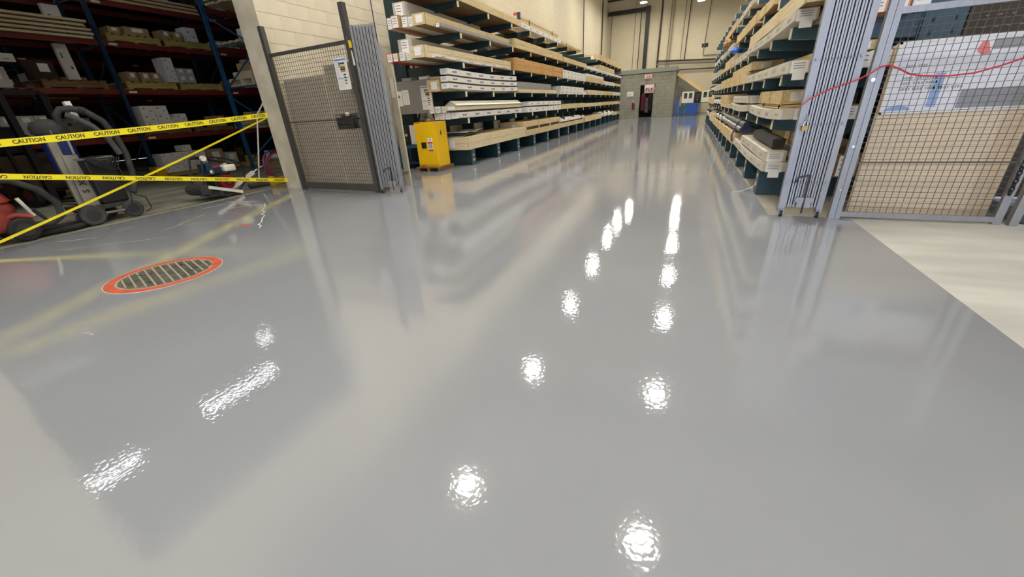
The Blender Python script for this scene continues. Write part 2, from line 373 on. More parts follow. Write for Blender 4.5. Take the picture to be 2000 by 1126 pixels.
rack('cantilever_rack', 'long dark green cantilever rack with six levels of crates along the block wall', -4.88, 1, LY, [1.04,1.63,2.23,2.82,3.41], 0.37, 1.95)
rack('cantilever_rack', 'dark teal cantilever rack with stacked crates behind the folded gate and mesh cage', 1.0, -1, RY, [0.87,1.37,1.86,2.35,2.84,3.33], 0.29, 1.55)
# perforated boards hung on the first upright of the cage-side rack
pb = MB().box(2.62,5.2,6.2,6.24,1.55,4.2)
tpb = thing('perforated_panel', 'dark brown perforated panel above the white banner behind the mesh cage', 'panel', (3.9,6.22,0))
obj('panel', bx(-1.33,1.3,-0.02,0.02,0.0,4.2), 'perforated', tpb)
dots = MB()
for i in range(26):
    for k in range(10):
        dots.box(-1.2+i*0.096, -1.2+i*0.096+0.03, -0.026, -0.019, 1.62+k*0.1, 1.635+k*0.1)
obj('perforation', dots, 'conduit', tpb, kind='stuff')

# ------------------------------------------------------------------ bundles on the racks
ORD = ['first','second','third','fourth','fifth','sixth','seventh','eighth','ninth','tenth','eleventh','twelfth']
def crate(lab, X, sgn, y0, y1, z, h, wd, m='pine', battens=True, grp=None, tagged=True, openfront=False):
    t = thing('wooden_crate', lab, 'crate', (X - sgn*wd/2, y0, z), 0, grp); L = y1-y0; hw = wd/2
    obj('box', bx(-hw+0.014,hw-0.014,0.014,L-0.014,0.0,h-0.012), 'pine_dark' if not openfront else 'plywood_dark', t)
    n = 2 if h > 0.2 else 1; ph = h/n; fx = sgn*hw; xa, xb = sorted((fx, fx-sgn*0.014))
    for k in range(n):
        if openfront:
            a, c = (0.0, 0.42*h) if k == 0 else (0.62*h, h)
            obj('plank', bx(xa,xb,0,L,a,c), m, t)
        else: obj('plank', bx(xa,xb,0,L,k*ph+0.003,(k+1)*ph-0.003), m, t)
        obj('plank', bx(-hw,hw,-0.004,0.012,k*ph+0.003,(k+1)*ph-0.003), m, t)
    nt = 3
    for k in range(nt): obj('lid_plank', bx(-hw+k*wd/nt+0.003,-hw+(k+1)*wd/nt-0.003,0,L,h-0.012,h), m, t)
    if battens:
        nb = max(2, int(L/1.1)); xc, xd = sorted((fx+sgn*0.014, fx))
        for k in range(nb+1): 
            yy = 0.05+(L-0.1)*k/nb; obj('batten', bx(xc-(.02 if m == 'pine_orange' else 0),xd+(.02 if m == 'pine_orange' else 0),yy-0.035,yy+0.035,0.0,h), m, t)
    if tagged: obj('end_label', bx(sgn*hw*0.1-0.08,sgn*hw*0.1+0.08,-0.008,-0.004,h*0.2,h*0.85), 'paper', t)
    return t
def carton(lab, X, sgn, y0, y1, z, h, wd, m='card_white', sag=0.0, grp=None, marks=True):
    t = thing('long_carton', lab, 'carton', (X - sgn*wd/2, y0, z), 0, grp); L = y1-y0; hw = wd/2
    mb = MB(); N = 10 if sag else 1; vs = []; fs = []
    for i in range(N+1):
        yy = L*i/N; dz = sag*(1-math.sin(PI*i/N)) if sag > 0 else 0
        vs += [(-hw,yy,dz),(hw,yy,dz),(hw,yy,h+dz),(-hw,yy,h+dz)]
    for i in range(N):
        for q in range(4): fs.append((i*4+q, i*4+(q+1)%4, i*4+4+(q+1)%4, i*4+4+q))
    fs += [(0,3,2,1), (N*4, N*4+1, N*4+2, N*4+3)]; mb.add(vs, fs); obj('box', mb, m, t)
    if marks and L > 1:
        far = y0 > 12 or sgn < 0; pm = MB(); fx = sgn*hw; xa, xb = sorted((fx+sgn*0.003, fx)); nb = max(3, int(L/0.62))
        for k in range(nb):
            yy = 0.2+(L-0.4)*k/(nb-0.5); dz = sag*(1-math.sin(PI*(yy+0.1)/L)) if sag > 0 else 0
            x = yy
            for wlet in (0.028,0.02,0.026,0.02,0.03,0.018):
                pm.box(xa, xb, x, x+wlet*0.75, dz+h*(0.34 if wlet < 0.025 else 0.30), dz+h*(0.60 if wlet < 0.028 else 0.70)); x += wlet+0.012
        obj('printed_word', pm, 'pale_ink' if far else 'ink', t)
    dz = sag if sag > 0 else 0
    lb = MB().box(-min(0.09,hw*0.8),min(0.09,hw*0.8),-0.004,0.0,dz+h*0.12-0.02,dz+h*0.92)
    if sgn < 0 and y0 < 7 and wd < .5: obj('hanging_paper', bx(-.055,.065,-.008,-.005,dz-.075,dz+h*.3), 'paper', t)
    e = obj('end_label', lb, 'paper', t)
    ln = MB()
    for q in range(3): ln.box(-min(0.07,hw*0.6),min(0.05,hw*0.5),-0.006,-0.004,dz+h*(0.72-q*0.2),dz+h*(0.77-q*0.2))
    obj('print_line', ln, 'faint_ink', e)
    return t
def boards(lab, X, sgn, y0, y1, z, h, wd, m='pine', n=None, grp=None):
    t = thing('board_bundle', lab, 'boards', (X - sgn*wd/2, y0, z), 0, grp); L = y1-y0; n = n or max(2, int(h/0.05))
    for k in range(n):
        o = random.uniform(-0.05, 0.05); obj('board', bx(-wd/2+random.uniform(0,.02),wd/2-random.uniform(0,.02),max(0,o),L+o,k*h/n+0.002,(k+1)*h/n-0.002), m, t)
    for q in (0.2, 0.8): obj('strap', bx(-wd/2-0.004,wd/2+0.004,L*q,L*q+0.02,-0.0,h+0.003), 'ink', t)
    return t
def wrapped(lab, X, sgn, y0, y1, z, h, wd, m, grp=None):
    t = thing('wrapped_bundle', lab, 'bundle', (X - sgn*wd/2, y0, z), 0, grp); L = y1-y0
    mb = MB(); vs = []; N = 12; K = 8; fs = []
    for i in range(N+1):
        for k in range(K):
            a = 2*PI*(k+0.5)/K; q = 1+random.uniform(-.07,.07)
            vs.append((max(-1,min(1,1.15*math.cos(a)))*wd/2*q, L*i/N, h/2+max(-1,min(1,1.2*math.sin(a)))*h/2*(q if math.sin(a) > 0 else 1)))
    for i in range(N):
        for k in range(K): fs.append((i*K+k, i*K+(k+1)%K, (i+1)*K+(k+1)%K, (i+1)*K+k))
    fs += [tuple(range(K)), tuple(range(N*K, N*K+K))]; obj('wrapping', mb.add(vs, fs), m, t)
    for q in (0.15,0.5,0.85): obj('strap', bx(-wd/2-0.01,wd/2+0.01,L*q,L*q+0.02,0,h+0.012), 'ink', t)
    return t
LZ = {1:0.378, 2:1.102, 3:1.692, 4:2.292, 5:2.882, 6:3.472}
LN = {1:'on the bases', 2:'on the lowest arms', 3:'on the second arms', 4:'on the third arms', 5:'on the fourth arms', 6:'on the top arms'}
RZ = {1:0.298, 2:0.932, 3:1.432, 4:1.922, 5:2.412, 6:2.902, 7:3.392}
RN = {1:'on the bases', 2:'on the lowest arms', 3:'on the second arms', 4:'on the third arms', 5:'on the fourth arms', 6:'on the fifth arms'}
RKN = {'L':'block-wall rack', 'R':'cage-side rack'}
KN = {'crate':'pale wooden crate','ocrate':'orange-brown ribbed crate','slat':'open-sided wooden crate','carton':'long white carton','boards':'tan board bundle','dark':'grey wrapped carton','bundle':'pale wrapped bundle','small':'brown carton','gray':'plain grey carton'}
LVN = {1:'on bases', 2:'on lowest arms', 3:'on second arms', 4:'on third arms', 5:'on fourth arms', 6:'on top arms'}
def nth(i): return ORD[i] if i < len(ORD) else f'number {i+1}'
def place_all(side, data):
    X0, sgn = (-4.90, 1) if side == 'L' else (1.02, -1); Zt = LZ if side == 'L' else RZ
    rows = [dict(lv=d[0], k=d[1], y0=d[2], y1=d[3], zo=d[4], h=d[5], dx=d[6] if len(d) > 6 else 0, wd=d[7] if len(d) > 7 else None) for d in data]
    for r in rows: r['near'] = r['dx'] > 0.2 and r['y0'] < 9.5
    for r in rows:
        same = [q for q in rows if q['lv'] == r['lv'] and q['k'] == r['k'] and q['near'] == r['near'] and (not r['near'] or (q['zo'] > .1) == (r['zo'] > .1))]
        same.sort(key=lambda q: (q['dx'] if r['near'] else 0, q['y0'] if not r['near'] else 0, q['zo'])); i = same.index(r)
        red = r['k'] == 'small' and r['lv'] == 4 and r['h'] == .16
        nm = 'red-ended carton' if red else KN[r['k']]
        if r['near']: lab = f"{nm} in {'upper' if r['zo'] > .1 else 'lower'} near-end cluster {LVN[r['lv']]} of {RKN[side]}" + (f", {nth(i)} from aisle" if len(same) > 1 else '')
        else: lab = f"{nm} facing the aisle {LVN[r['lv']]} of {RKN[side]}" + (f", {nth(i)} from near end" if len(same) > 1 else '')
        g = 'bundles '+LVN[r['lv']]+' of the '+RKN[side]
        X = X0 - sgn*r['dx']; Z = Zt[r['lv']] + r['zo']; k, y0, y1, h, wd = r['k'], r['y0'], r['y1'], r['h'], r['wd']
        if k == 'crate': crate(lab, X, sgn, y0, y1, Z, h, wd or 0.8, random.choice(['pine','pine','pine_pale']), h > 0.12, g)
        elif k == 'ocrate': crate(lab, X, sgn, y0, y1, Z, h, wd or 0.8, 'pine_orange', True, g)
        elif k == 'slat': crate(lab, X, sgn, y0, y1, Z, h, wd or 0.8, 'pine', True, g, openfront=True)
        elif k == 'carton': carton(lab, X, sgn, y0, y1, Z, h, wd or 0.24, 'card_white' if side == 'L' else 'card_aged', 0.03 if (y1-y0) < 4.7 and y0 < 12 and h < 0.12 else 0, g)
        elif k == 'boards': boards(lab, X, sgn, y0, y1, Z, h, wd or 0.3, 'pine', None, g)
        elif k == 'dark': carton(lab, X, sgn, y0, y1, Z, h, wd or 0.4, 'wrap_gray', 0, g, False)
        elif k == 'bundle': wrapped(lab, X, sgn, y0, y1, Z, h, wd or 0.4, 'card_white', g)
        elif k == 'small': carton(lab, X, sgn, y0, y1, Z, h, wd or 0.2, 'red_box' if red else 'card', 0, g, False)
        elif k == 'gray': carton(lab, X, sgn, y0, y1, Z, h, wd or 0.3, 'card_gray', 0, g, False)
LEFT = [
 (6,'crate',8.05,12.98,0,.16,0,1.15),(6,'small',8.0,9.2,.16,.1,.3,.2),(6,'carton',13.08,17.5,0,.12,0,.3),(6,'boards',13.27,17.5,.13,.2,.1,.08),(6,'crate',13.1,17.3,0,.12,.45,.5),(6,'boards',17.61,21.2,0,.1,0,.5),(6,'crate',25.5,31.2,0,.3,0,.9),(6,'crate',31.6,34.7,0,.22,0,.8),
 (5,'crate',7.95,12.35,0,.2,.12,.3),(5,'gray',8.05,11.5,.22,.24,.62,.3),(5,'carton',7.95,11,0,.2,.92,.12),(5,'small',7.9,11.6,0,.22,.72,.18),(5,'carton',7.95,12,0,.18,.55,.13),(5,'carton',7.97,12,0,.17,.43,.1),(5,'dark',8.3,12.3,0,.06,0,.1),(5,'crate',12.48,17.7,0,.24,0,.8),(5,'crate',17.84,22.19,0,.18,0,.7),(5,'carton',22.31,26.5,0,.12,0,.5),(5,'crate',25.9,31.1,.13,.25,0,.7),(5,'carton',26.6,34.7,0,.12,0,.6),
 (4,'crate',7.75,12.31,0,.22,.1,.34),(4,'small',7.9,11.4,0,.16,1.0,.16),(4,'small',7.85,10.2,0,.15,.83,.13),(4,'carton',7.85,11,0,.15,.66,.13),(4,'carton',7.87,11.2,0,.15,.5,.13),(4,'gray',8.0,10.8,.16,.24,.55,.34),(4,'carton',8.0,12.0,0,.035,0,.1),(4,'ocrate',12.48,17.7,0,.34,0,.8),(4,'carton',17.8,22.2,0,.15,0,.6),(4,'carton',17.76,22.27,.155,.15,0,.5),(4,'crate',22.39,27.2,0,.25,0,.7),(4,'carton',22.36,27.1,.255,.11,0,.5),(4,'carton',27.38,31.4,0,.18,0,.6),(4,'crate',31.46,34.7,0,.16,0,.7),
 (3,'carton',8.40,12.54,.02,.1,0,.2),(3,'carton',8.42,12.56,.16,.1,.01,.2),(3,'carton',8.45,12.54,.30,.11,.02,.2),(3,'crate',8.45,12.3,0,.24,.26,.34),(3,'boards',8.5,12.2,.25,.06,.24,.3),(3,'crate',12.62,16.8,0,.11,0,.8),(3,'dark',12.6,16.1,.115,.19,0,.7),(3,'carton',17.44,22.3,0,.14,0,.5),(3,'carton',17.52,21.7,.145,.15,0,.5),(3,'crate',22.59,27.5,0,.22,0,.7),(3,'crate',27.6,31.1,0,.22,0,.7),(3,'carton',31.22,34.7,0,.2,0,.6),
 (2,'carton',8.69,12.83,.02,.12,0,.2),(2,'carton',8.7,12.5,.0,.14,.22,.14),(2,'carton',8.7,12.5,.0,.14,.38,.14),(2,'carton',8.72,12.5,.0,.14,.54,.14),(2,'carton',8.6,12.4,.15,.14,.42,.14),(2,'carton',8.6,12.4,.15,.14,.58,.14),(2,'carton',8.65,12.4,.15,.13,.30,.1),(2,'crate',8.58,12.80,.18,.1,0,.26),(2,'carton',13.39,17.5,0,.16,0,.5),(2,'carton',13.52,17.5,.2,.13,0,.5),(2,'dark',13.6,17.3,0,.32,.55,.3),(2,'crate',17.67,22.0,0,.2,0,.6),(2,'crate',22.15,26.8,0,.18,0,.6),(2,'crate',26.97,31.8,0,.2,0,.6),(2,'crate',31.9,34.7,0,.2,0,.6),
 (1,'crate',8.97,13.0,0,.30,-.02,1.0),(1,'slat',13.02,17.18,0,.45,-.03,.9),(1,'crate',17.26,21.85,0,.18,0,.8),(1,'bundle',17.3,22.1,.185,.2,0,.6),(1,'crate',22.22,26.9,0,.26,0,.8),(1,'bundle',26.94,31.3,0,.36,0,.7),(1,'crate',31.6,34.7,0,.2,0,.7),
]
place_all('L', LEFT)
# angled cream profile over the near crate of the lowest arms, and loose sheets on the near base crate
t = thing('angle_profile', 'cream folded angle profile over the near stack on the lowest arms of block-wall rack', 'profile', (-5.03,8.6,LZ[2]+0.285))
obj('profile', MB().prism([(-0.16,0.0),(0.0,0.10),(0.16,0.0),(0.15,-0.0),(0.0,0.09),(-0.15,0.0)], 'y', 0, 4.2), 'white_paint', t)
obj('inner_fold', MB().prism([(-0.13,0.0),(0.0,0.075),(0.13,0.0)], 'y', 0.02, 4.1), 'card_gray', t)
t = thing('sheet_stack', 'loose grey bent sheets lying on the near crate on the bases of the block-wall rack', 'sheets', (-5.35,9.0,LZ[1]+0.302))
for k in range(3):
    mb = MB(); vs = []; fs = []
    for i in range(9):
        y = i*0.17; z = 0.004+k*0.03+0.05*abs(math.sin(i*0.55+k*0.4)); xx = 0.05*k
        vs += [(-0.35+xx,y,z),(0.35+xx-0.03*i,y,z),(0.35+xx-0.03*i,y,z+0.008),(-0.35+xx,y,z+0.008)]
    for i in range(8):
        for q in range(4): fs.append((i*4+q, i*4+(q+1)%4, i*4+4+(q+1)%4, i*4+4+q))
    fs += [(0,1,2,3),(32,33,34,35)]; obj('sheet', mb.add(vs, fs), ['card_gray','rubber_gray','card_gray'][k], t)
RIGHT = [
 (1,'carton',6.0,9.69,.0,.11,-.03,.26),(1,'carton',6.07,8.69,.145,.12,-.02,.24),(1,'carton',6.1,9.0,.0,.12,.28,.2),(1,'crate',6.6,9.6,0,.34,.62,.35),(1,'crate',9.81,13.3,0,.22,-.04,.5),(1,'boards',8.5,13.2,.34,.08,.45,.5),(1,'crate',13.5,17.5,0,.2,-.02,.5),(1,'bundle',13.6,17.2,.21,.22,0,.5),(1,'crate',17.9,21,0,.3,0,.5),(1,'bundle',21.2,24.5,0,.34,0,.5),
 (2,'carton',5.55,8.29,.0,.11,-.02,.42),(2,'crate',6.14,7.88,.17,.16,.06,.34),(2,'boards',6.0,8.0,.115,.05,.08,.3),(2,'carton',8.72,11.8,0,.11,-.02,.3),(2,'carton',8.9,11.51,.16,.12,.0,.26),(2,'crate',12.2,15.5,0,.1,0,.5),(2,'crate',13.0,15.6,.105,.22,0,.45),(2,'bundle',15.9,19.5,0,.24,0,.5),(2,'crate',19.8,24.3,0,.24,0,.5),
 (3,'carton',5.72,9.50,0,.12,-.02,.2),(3,'crate',5.1,7.9,.12,.08,.26,.3),(3,'carton',5.65,9,0,.12,.24,.24),(3,'carton',5.9,9,0,.13,.55,.14),(3,'carton',5.9,9,0,.13,.72,.16),(3,'crate',9.65,13.0,0,.2,0,.55),(3,'crate',9.30,12.86,.205,.14,.02,.5),(3,'crate',13.1,16.5,0,.24,0,.5),(3,'carton',16.8,20.5,0,.18,0,.4),(3,'bundle',20.8,24.4,0,.22,0,.5),
 (4,'carton',5.98,10.06,0,.11,-.02,.22),(4,'crate',5.69,10.05,.145,.18,0,.34),(4,'carton',5.95,9,0,.13,.24,.22),(4,'carton',5.98,9,0,.13,.5,.2),(4,'carton',10.19,13.75,0,.12,0,.3),(4,'crate',12.9,16.2,.125,.16,.02,.34),(4,'crate',14.0,17.8,0,.12,0,.5),(4,'carton',18.2,24.3,0,.2,0,.5),
 (5,'crate',9.63,13.1,0,.2,0,.5),(5,'crate',7.87,9.4,0,.14,0,.4),(5,'boards',10,13.1,.21,.1,.1,.4),(5,'carton',14.29,18,0,.16,0,.4),(5,'bundle',18.5,22.5,0,.25,0,.5),
 (6,'carton',10.66,13.6,0,.12,0,.4),(6,'crate',14,18,0,.2,0,.5),
]
place_all('R', RIGHT)
# carton ends seen through the mesh
for z0, xs in ((RZ[3], [(1.62,.16,.2,'card_white'),(1.80,.14,.16,'card'),(1.97,.2,.18,'card_white')]), (RZ[4], [(1.62,.14,.14,'salmon'),(1.79,.18,.24,'salmon'),(1.98,.14,.2,'card_white')]), (RZ[1], [(1.75,.3,.26,'pine_dark')]), (RZ[2], [(1.62,.36,.14,'card')])):
    for i, (x, wd, h, m) in enumerate(xs):
        nm = {RZ[3]:'second arms', RZ[4]:'third arms', RZ[1]:'bases', RZ[2]:'lowest arms'}[z0]; col = {'card_white':'white','card':'brown','salmon':'salmon','pine_dark':'dark brown'}[m]
        carton(f'short {col} carton end behind the mesh on the {nm}, {ORD[i]} from folded gate', x+wd/2+.05, 1, 5.78+0.03*i, 6.55 if z0 == RZ[1] else 7.4, z0, h, wd, m, 0, 'carton ends behind the mesh', False)
t = thing('corner_post', 'blue and orange corner post standing between crates on the top arms of the block-wall rack', 'post', (-4.95,13.02,LZ[6]+.17)); obj('blue_post', bx(-.05,.05,0,.04,0,.2), 'hose_blue', t); obj('orange_flap', bx(-.16,-.05,0,.03,.13,.2), 'orange', t)
# pipes with dark caps, grey angle, rolls, blue tarp and orange box
t = thing('pipe_bundle', 'three grey pipes with dark blue ends tied by a purple strap on the cage-side rack', 'pipes', (1.05,9.2,RZ[1]+0.27))
for k, (x, z) in enumerate(((0,0),(0.11,0.0),(0.055,0.09))):
    p = obj('pipe', MB().cyl((x,0,z+0.05),(x,5.0,z+0.05),0.05,12), 'steel', t); obj('pipe_cap', MB().cyl((x,-0.03,z+0.05),(x,0.0,z+0.05),0.053,12), 'hose_blue', p)
obj('bearer', MB().box(-.04,.16,.8,.88,-.05,.0).box(-.04,.16,3.4,3.48,-.05,.0), 'pine_dark', t, kind='stuff')
sp = MB().tube([(-0.06,.7,0.02),(-0.03,.72,0.13),(0.055,.72,0.205),(0.15,.7,0.12),(0.17,.7,0.02)], 0.016, 6); sp.tube([(-0.06,.7,0.02),(-0.1,.66,-0.1),(-0.09,.6,-0.2)], 0.02, 6)
obj('strap', sp, 'purple', t)
t = thing('gray_profile', 'weathered grey angled profile lying on the near white carton of the cage-side rack', 'profile', (1.17,6.25,RZ[1]+0.296))
obj('profile', MB().prism([(-0.08,0.0),(0.05,0.0),(0.07,0.10),(0.03,0.12),(-0.08,0.10)], 'y', 0, 1.7), 'rubber_gray', t); obj('end_face', MB().prism([(-0.07,0.01),(0.04,0.01),(0.055,0.09),(-0.07,0.09)], 'y', -0.006, 0.0), 'dusty_black', t)
for i, (x, z) in enumerate(((1.35,RZ[1]+0.16),(1.46,RZ[1]+0.16))):
    t = thing('paper_roll', f'pale round roll end beside the grey profile on the cage-side rack, {("nearer the aisle","farther from the aisle")[i]}', 'roll', (x,6.15,z-.04), 0, 'rolls on the cage-side rack bases')
    obj('roll', MB().cyl((0,0,.05),(0,1.8,.05),0.05,14), 'card_white', t); obj('core', MB().cyl((0,-0.004,.05),(0,0,.05),0.035,12), 'pine_pale', t)
t = thing('blue_tarp', 'crumpled bright blue plastic sheet on a crate of the cage-side rack', 'sheet', (1.06,13.2,RZ[4]+0.29)); obj('sheet', MB().ball((0,0,.07),0.16,0.3,0.08,14,8,jit=.2), 'tarp_blue', t)
t = thing('orange_box', 'orange box at the near end of the fourth arms on the cage-side rack', 'box', (1.45,6.1,RZ[5]-.02)); obj('box', bx(-.3,.35,0,.9,.02,.26), 'orange', t); obj('end_label', bx(-.05,.2,-.004,0,.1,.24), 'paper', t)
t = thing('cloth_heap', 'brown heap of packing paper on top arms near the cage-side rack end', 'heap', (1.08,16.2,RZ[5]+.165)); obj('heap', MB().ball((0,0,.14),0.2,0.6,0.15,14,8,jit=.22), 'card', t)

# ------------------------------------------------------------------ fences and folding gates
def wire_mesh(w, z0, z1, sx, sz, r):
    mb = MB(); n = int(w/sx); m = int((z1-z0)/sz)
    for i in range(1, n): mb.box(i*w/n-r, i*w/n+r, -r, r, z0, z1)
    for k in range(1, m): mb.box(0, w, r, 3*r, z0+k*(z1-z0)/m-r, z0+k*(z1-z0)/m+r)
    return mb
fa = math.atan2(-0.15, 2.0)
f = thing('mesh_fence', 'tall dark grey wire mesh fence panel standing in front of the cream block wall', 'fence', (-7.06,5.84,0), fa); FW = 2.03
obj('post', bx(-0.04,0.04,-0.04,0.04,0,2.80), 'fence_gray', f); obj('post', bx(FW-0.05,FW+0.04,-0.04,0.04,0,2.86), 'fence_gray', f)
obj('post', bx(FW+0.05,FW+0.12,-0.02,0.05,0,2.0), 'fence_gray', f)
obj('top_rail', bx(0.04,FW-0.05,-0.02,0.02,2.33,2.38), 'fence_gray', f); obj('bottom_rail', bx(0.04,FW-0.05,-0.025,0.025,0.02,0.14), 'fence_gray', f)
obj('middle_rail', bx(0.04,FW-0.05,-0.006,0.006,1.235,1.255), 'fence_wire', f)
obj('wire_mesh', wire_mesh(FW, 0.14, 2.33, 0.056, 0.062, 0.0024), 'fence_wire', f, kind='stuff')
# poster and basket on it
p = thing('wall_chart', 'white wall chart with coloured bars hanging on the tall mesh fence', 'poster', (-5.42,5.672,1.69), fa)
def chart(p, w, h):
    obj('sheet', bx(0,w,-0.003,0,0,h), 'card_white', p)
    obj('title_bar', bx(w*.05,w*.95,-0.005,-0.003,h*.92,h*.96), 'screen_blue', p); obj('lower_bar', bx(w*.1,w*.9,-0.005,-0.003,h*.36,h*.38), 'screen_blue', p)
    for i, m in enumerate(('rack_navy','gold','green_ink','ink','rust')): obj('colour_bar', bx(w*.42,w*.8,-0.005,-0.003,h*(.80-.06*i),h*(.85-.06*i)), m, p)
    obj('axis_bar', bx(w*.34,w*.40,-0.005,-0.003,h*.72,h*.88), 'rack_teal', p)
    for i, m in enumerate(('rack_navy','green_ink','green_ink','rust')): obj('small_picture', bx(w*.58,w*.76,-0.005,-0.003,h*(.45-.09*i),h*(.50-.09*i)), m, p)
    ln = MB()
    for i in range(11): ln.box(w*.07,w*(.30 if i < 7 else .5),-0.0045,-0.003,h*(.86-.075*i),h*(.866-.075*i))
    obj('print_line', ln, 'faint_ink', p)
chart(p, 0.29, 0.46)
b = thing('wire_basket', 'black wire basket hooked on the tall mesh fence below the chart', 'basket', (-5.50,5.66,1.10), fa)
bk = MB(); w_, h_, d_ = 0.40, 0.22, 0.13
for z in (0, h_*.33, h_*.66, h_): bk.tube([(0,0.0,z),(w_,0.0,z),(w_,-d_,z),(0,-d_,z)], 0.005, 5, True)
for i in range(13): x = w_*i/12; bk.tube([(x,0,h_),(x,0,0),(x,-d_,0),(x,-d_,h_)], 0.003, 4)
obj('basket', bk, 'black', b); obj('dark_liner', MB().box(0.01,w_-.01,-0.012,-0.006,0.01,h_*.95).box(.01,w_-.01,-d_+.006,-d_+.012,.01,h_*.8).box(.01,w_-.01,-d_+.01,-.01,.005,.01), 'dusty_black', b)
obj('white_tag', MB().ball((w_*.48,-d_*.3,h_),0.055,0.02,0.035,10,6), 'tag_cream', b); obj('hook', MB().tube([(.05,0,h_),(.05,.03,h_+.02),(.05,.035,h_-.03)], .004, 5), 'black', b)
# grey-brown sheets standing right behind the fence
t = thing('standing_sheet', 'low wide grey-brown sheet standing behind the tall mesh fence', 'sheet', (-6.55,6.06,0), fa); obj('sheet', bx(-0.60,0.52,-0.01,0.01,0,1.98), 'sheet_gray', t); obj('edge_strip', bx(.49,.52,-.018,-.01,0,1.98), 'worn_cream', t)
t = thing('standing_sheet', 'taller grey-brown sheet standing behind the mesh fence beside the chart', 'sheet', (-5.50,6.0,0), fa); obj('sheet', bx(-0.52,0.52,-0.01,0.01,0,2.12), 'sheet_gray', t); obj('edge_strip', bx(-.52,-.49,-.018,-.01,0,2.12), 'worn_cream', t)
# folding lattice gate beside the tall fence
def scissor(lab, loc, rz, width, n, h, z0, lean=0.0, endw=0.035, barm='steel_bar', rivets=(0.12,0.45,0.8)):
    t = thing('folding_gate', lab, 'gate', loc, rz); sp = (width-2*endw)/n
    obj('end_channel', bx(0,endw,-0.03,0.03,z0*0.5,h), 'steel', t); obj('end_channel', bx(width-endw,width,-0.03,0.03,z0*0.5,h-0.25 if lean else h), 'steel', t)
    sl = MB().box(-sp*0.31,sp*0.31,-0.012,0.008,z0,h).mesh('slat', barm)
    for i in range(n): obj('slat', sl, None, t, (endw+sp*(i+.5),0.0 if i % 2 else 0.012,0.0))
    obj('gap_shade_sheet', bx(endw,width-endw,0.026,0.03,z0+0.02,h-0.02), 'steel_gap', t)  # added dark sheet, its colour stands for the shade in the gaps between slats
    rv = MB()
    for q in rivets:
        for i in range(n): rv.cyl((endw+sp*(i+.5),-0.02,h*q),(endw+sp*(i+.5),-0.010,h*q),0.007,6)
    obj('rivet', rv, 'steel', t, kind='stuff')
    for q in rivets: [obj('pivot_bolt', MB().cyl((x_,-0.045,h*q),(x_,-0.03,h*q),0.012,8), 'steel', t) for x_ in (endw*.5, width-endw*.5)]
    obj('drop_bolt', MB().cyl((width*.55,-.03,z0*.4),(width*.55,-.03,h*.17),.009,8).tube([(width*.55,-.03,h*.17),(width*.3,-.035,h*.16),(width*.25,-.035,h*.14)],.008,6), 'steel_gap', t)
    obj('bracket', MB().box(width*.35,width*.75,-.035,-.015,h*.06,h*.08).box(width*.4,width*.7,-.03,-.014,z0*1.0,z0+.06), 'steel', t)
    for x in (width*.08, width*.9):
        c = obj('caster', MB().cyl((x-.012,-.04,.03),(x+.012,-.04,.03),.03,12), 'rubber', t); obj('caster_fork', MB().box(x-.018,x-.013,-.055,-.025,.02,.08).box(x+.013,x+.018,-.055,-.025,.02,.08).box(x-.018,x+.018,-.055,-.0,.075,.085), 'steel', c)
    return t
scissor('tall silver folding lattice gate collapsed against the mesh fence and cream board', (-4.93,5.66,0), 0.30, 0.42, 14, 2.55, 0.10, 1)
t = thing('cream_board', 'narrow cream board standing on edge between the folded gate and yellow cabinet', 'board', (-4.86,6.38,0)); obj('board', bx(-0.06,0.06,-0.02,0.02,0,2.05), 'worn_cream', t); obj('notice', bx(-.04,.03,-.024,-.02,1.55,1.85), 'paper', t)
obj('foot_bracket', bx(-.12,.05,-.06,-.02,.25,.27), 'steel', t)
t = thing('cable', 'thin dark blue cable hanging down the cream block wall above the folded gate', 'cable', (-7.1,9.0,2.2)); obj('cable', MB().tube([(0,0,0),(.005,0,1.5),(0,0,3)],.012,6), 'hose_blue', t)
t = thing('conduit_pipe', 'thin cream conduit running up the block wall beside the cable', 'pipe', (-7.1,9.6,2.0)); obj('conduit', MB().tube([(0,0,0),(0,0,3.5)],.008,6), 'conduit', t)
# gate on the other side of the aisle
scissor('bright steel folding lattice gate collapsed beside the wide mesh cage panel', (1.06,5.05,0), 0.0, 0.40, 12, 2.6, 0.10, 0, 0.055, 'steel_bar', (0.14,0.36,0.58,0.80))
t = thing('padlock', 'small brass padlock hanging from the folded steel gate by the mesh cage', 'padlock', (1.12,4.99,0.88)); obj('body', bx(-.025,.025,-.012,.012,0,.045), 'brass', t); obj('shackle', MB().tube([(-.016,0,.045),(-.016,0,.075),(0,0,.088),(.016,0,.075),(.016,0,.045)],.005,6), 'chrome', t)
obj('chain', MB().tube([(0,0,.088),(.01,.01,.12),(.0,.02,.15)],.008,6), 'steel', t)
f = thing('mesh_cage_panel', 'wide grey framed wire mesh panel standing in front of the tan boards', 'fence', (1.53,5.04,0), -0.02); RW = 1.36
obj('post', bx(0,0.05,-0.03,0.03,0,2.6), 'steel', f); obj('post', bx(0.055,0.10,-0.025,0.025,0.0,1.95), 'steel', f); obj('post', bx(RW-0.0,RW+0.06,-0.05,0.01,0,2.6), 'steel', f); obj('post', bx(RW-.10,RW-.04,-.02,.02,.0,1.9), 'steel', f)
obj('top_rail', bx(0.10,RW-.04,-0.02,0.02,1.80,1.85), 'steel', f); obj('bottom_rail', bx(0.10,RW-.1,-0.02,0.02,0.02,0.07), 'steel', f)
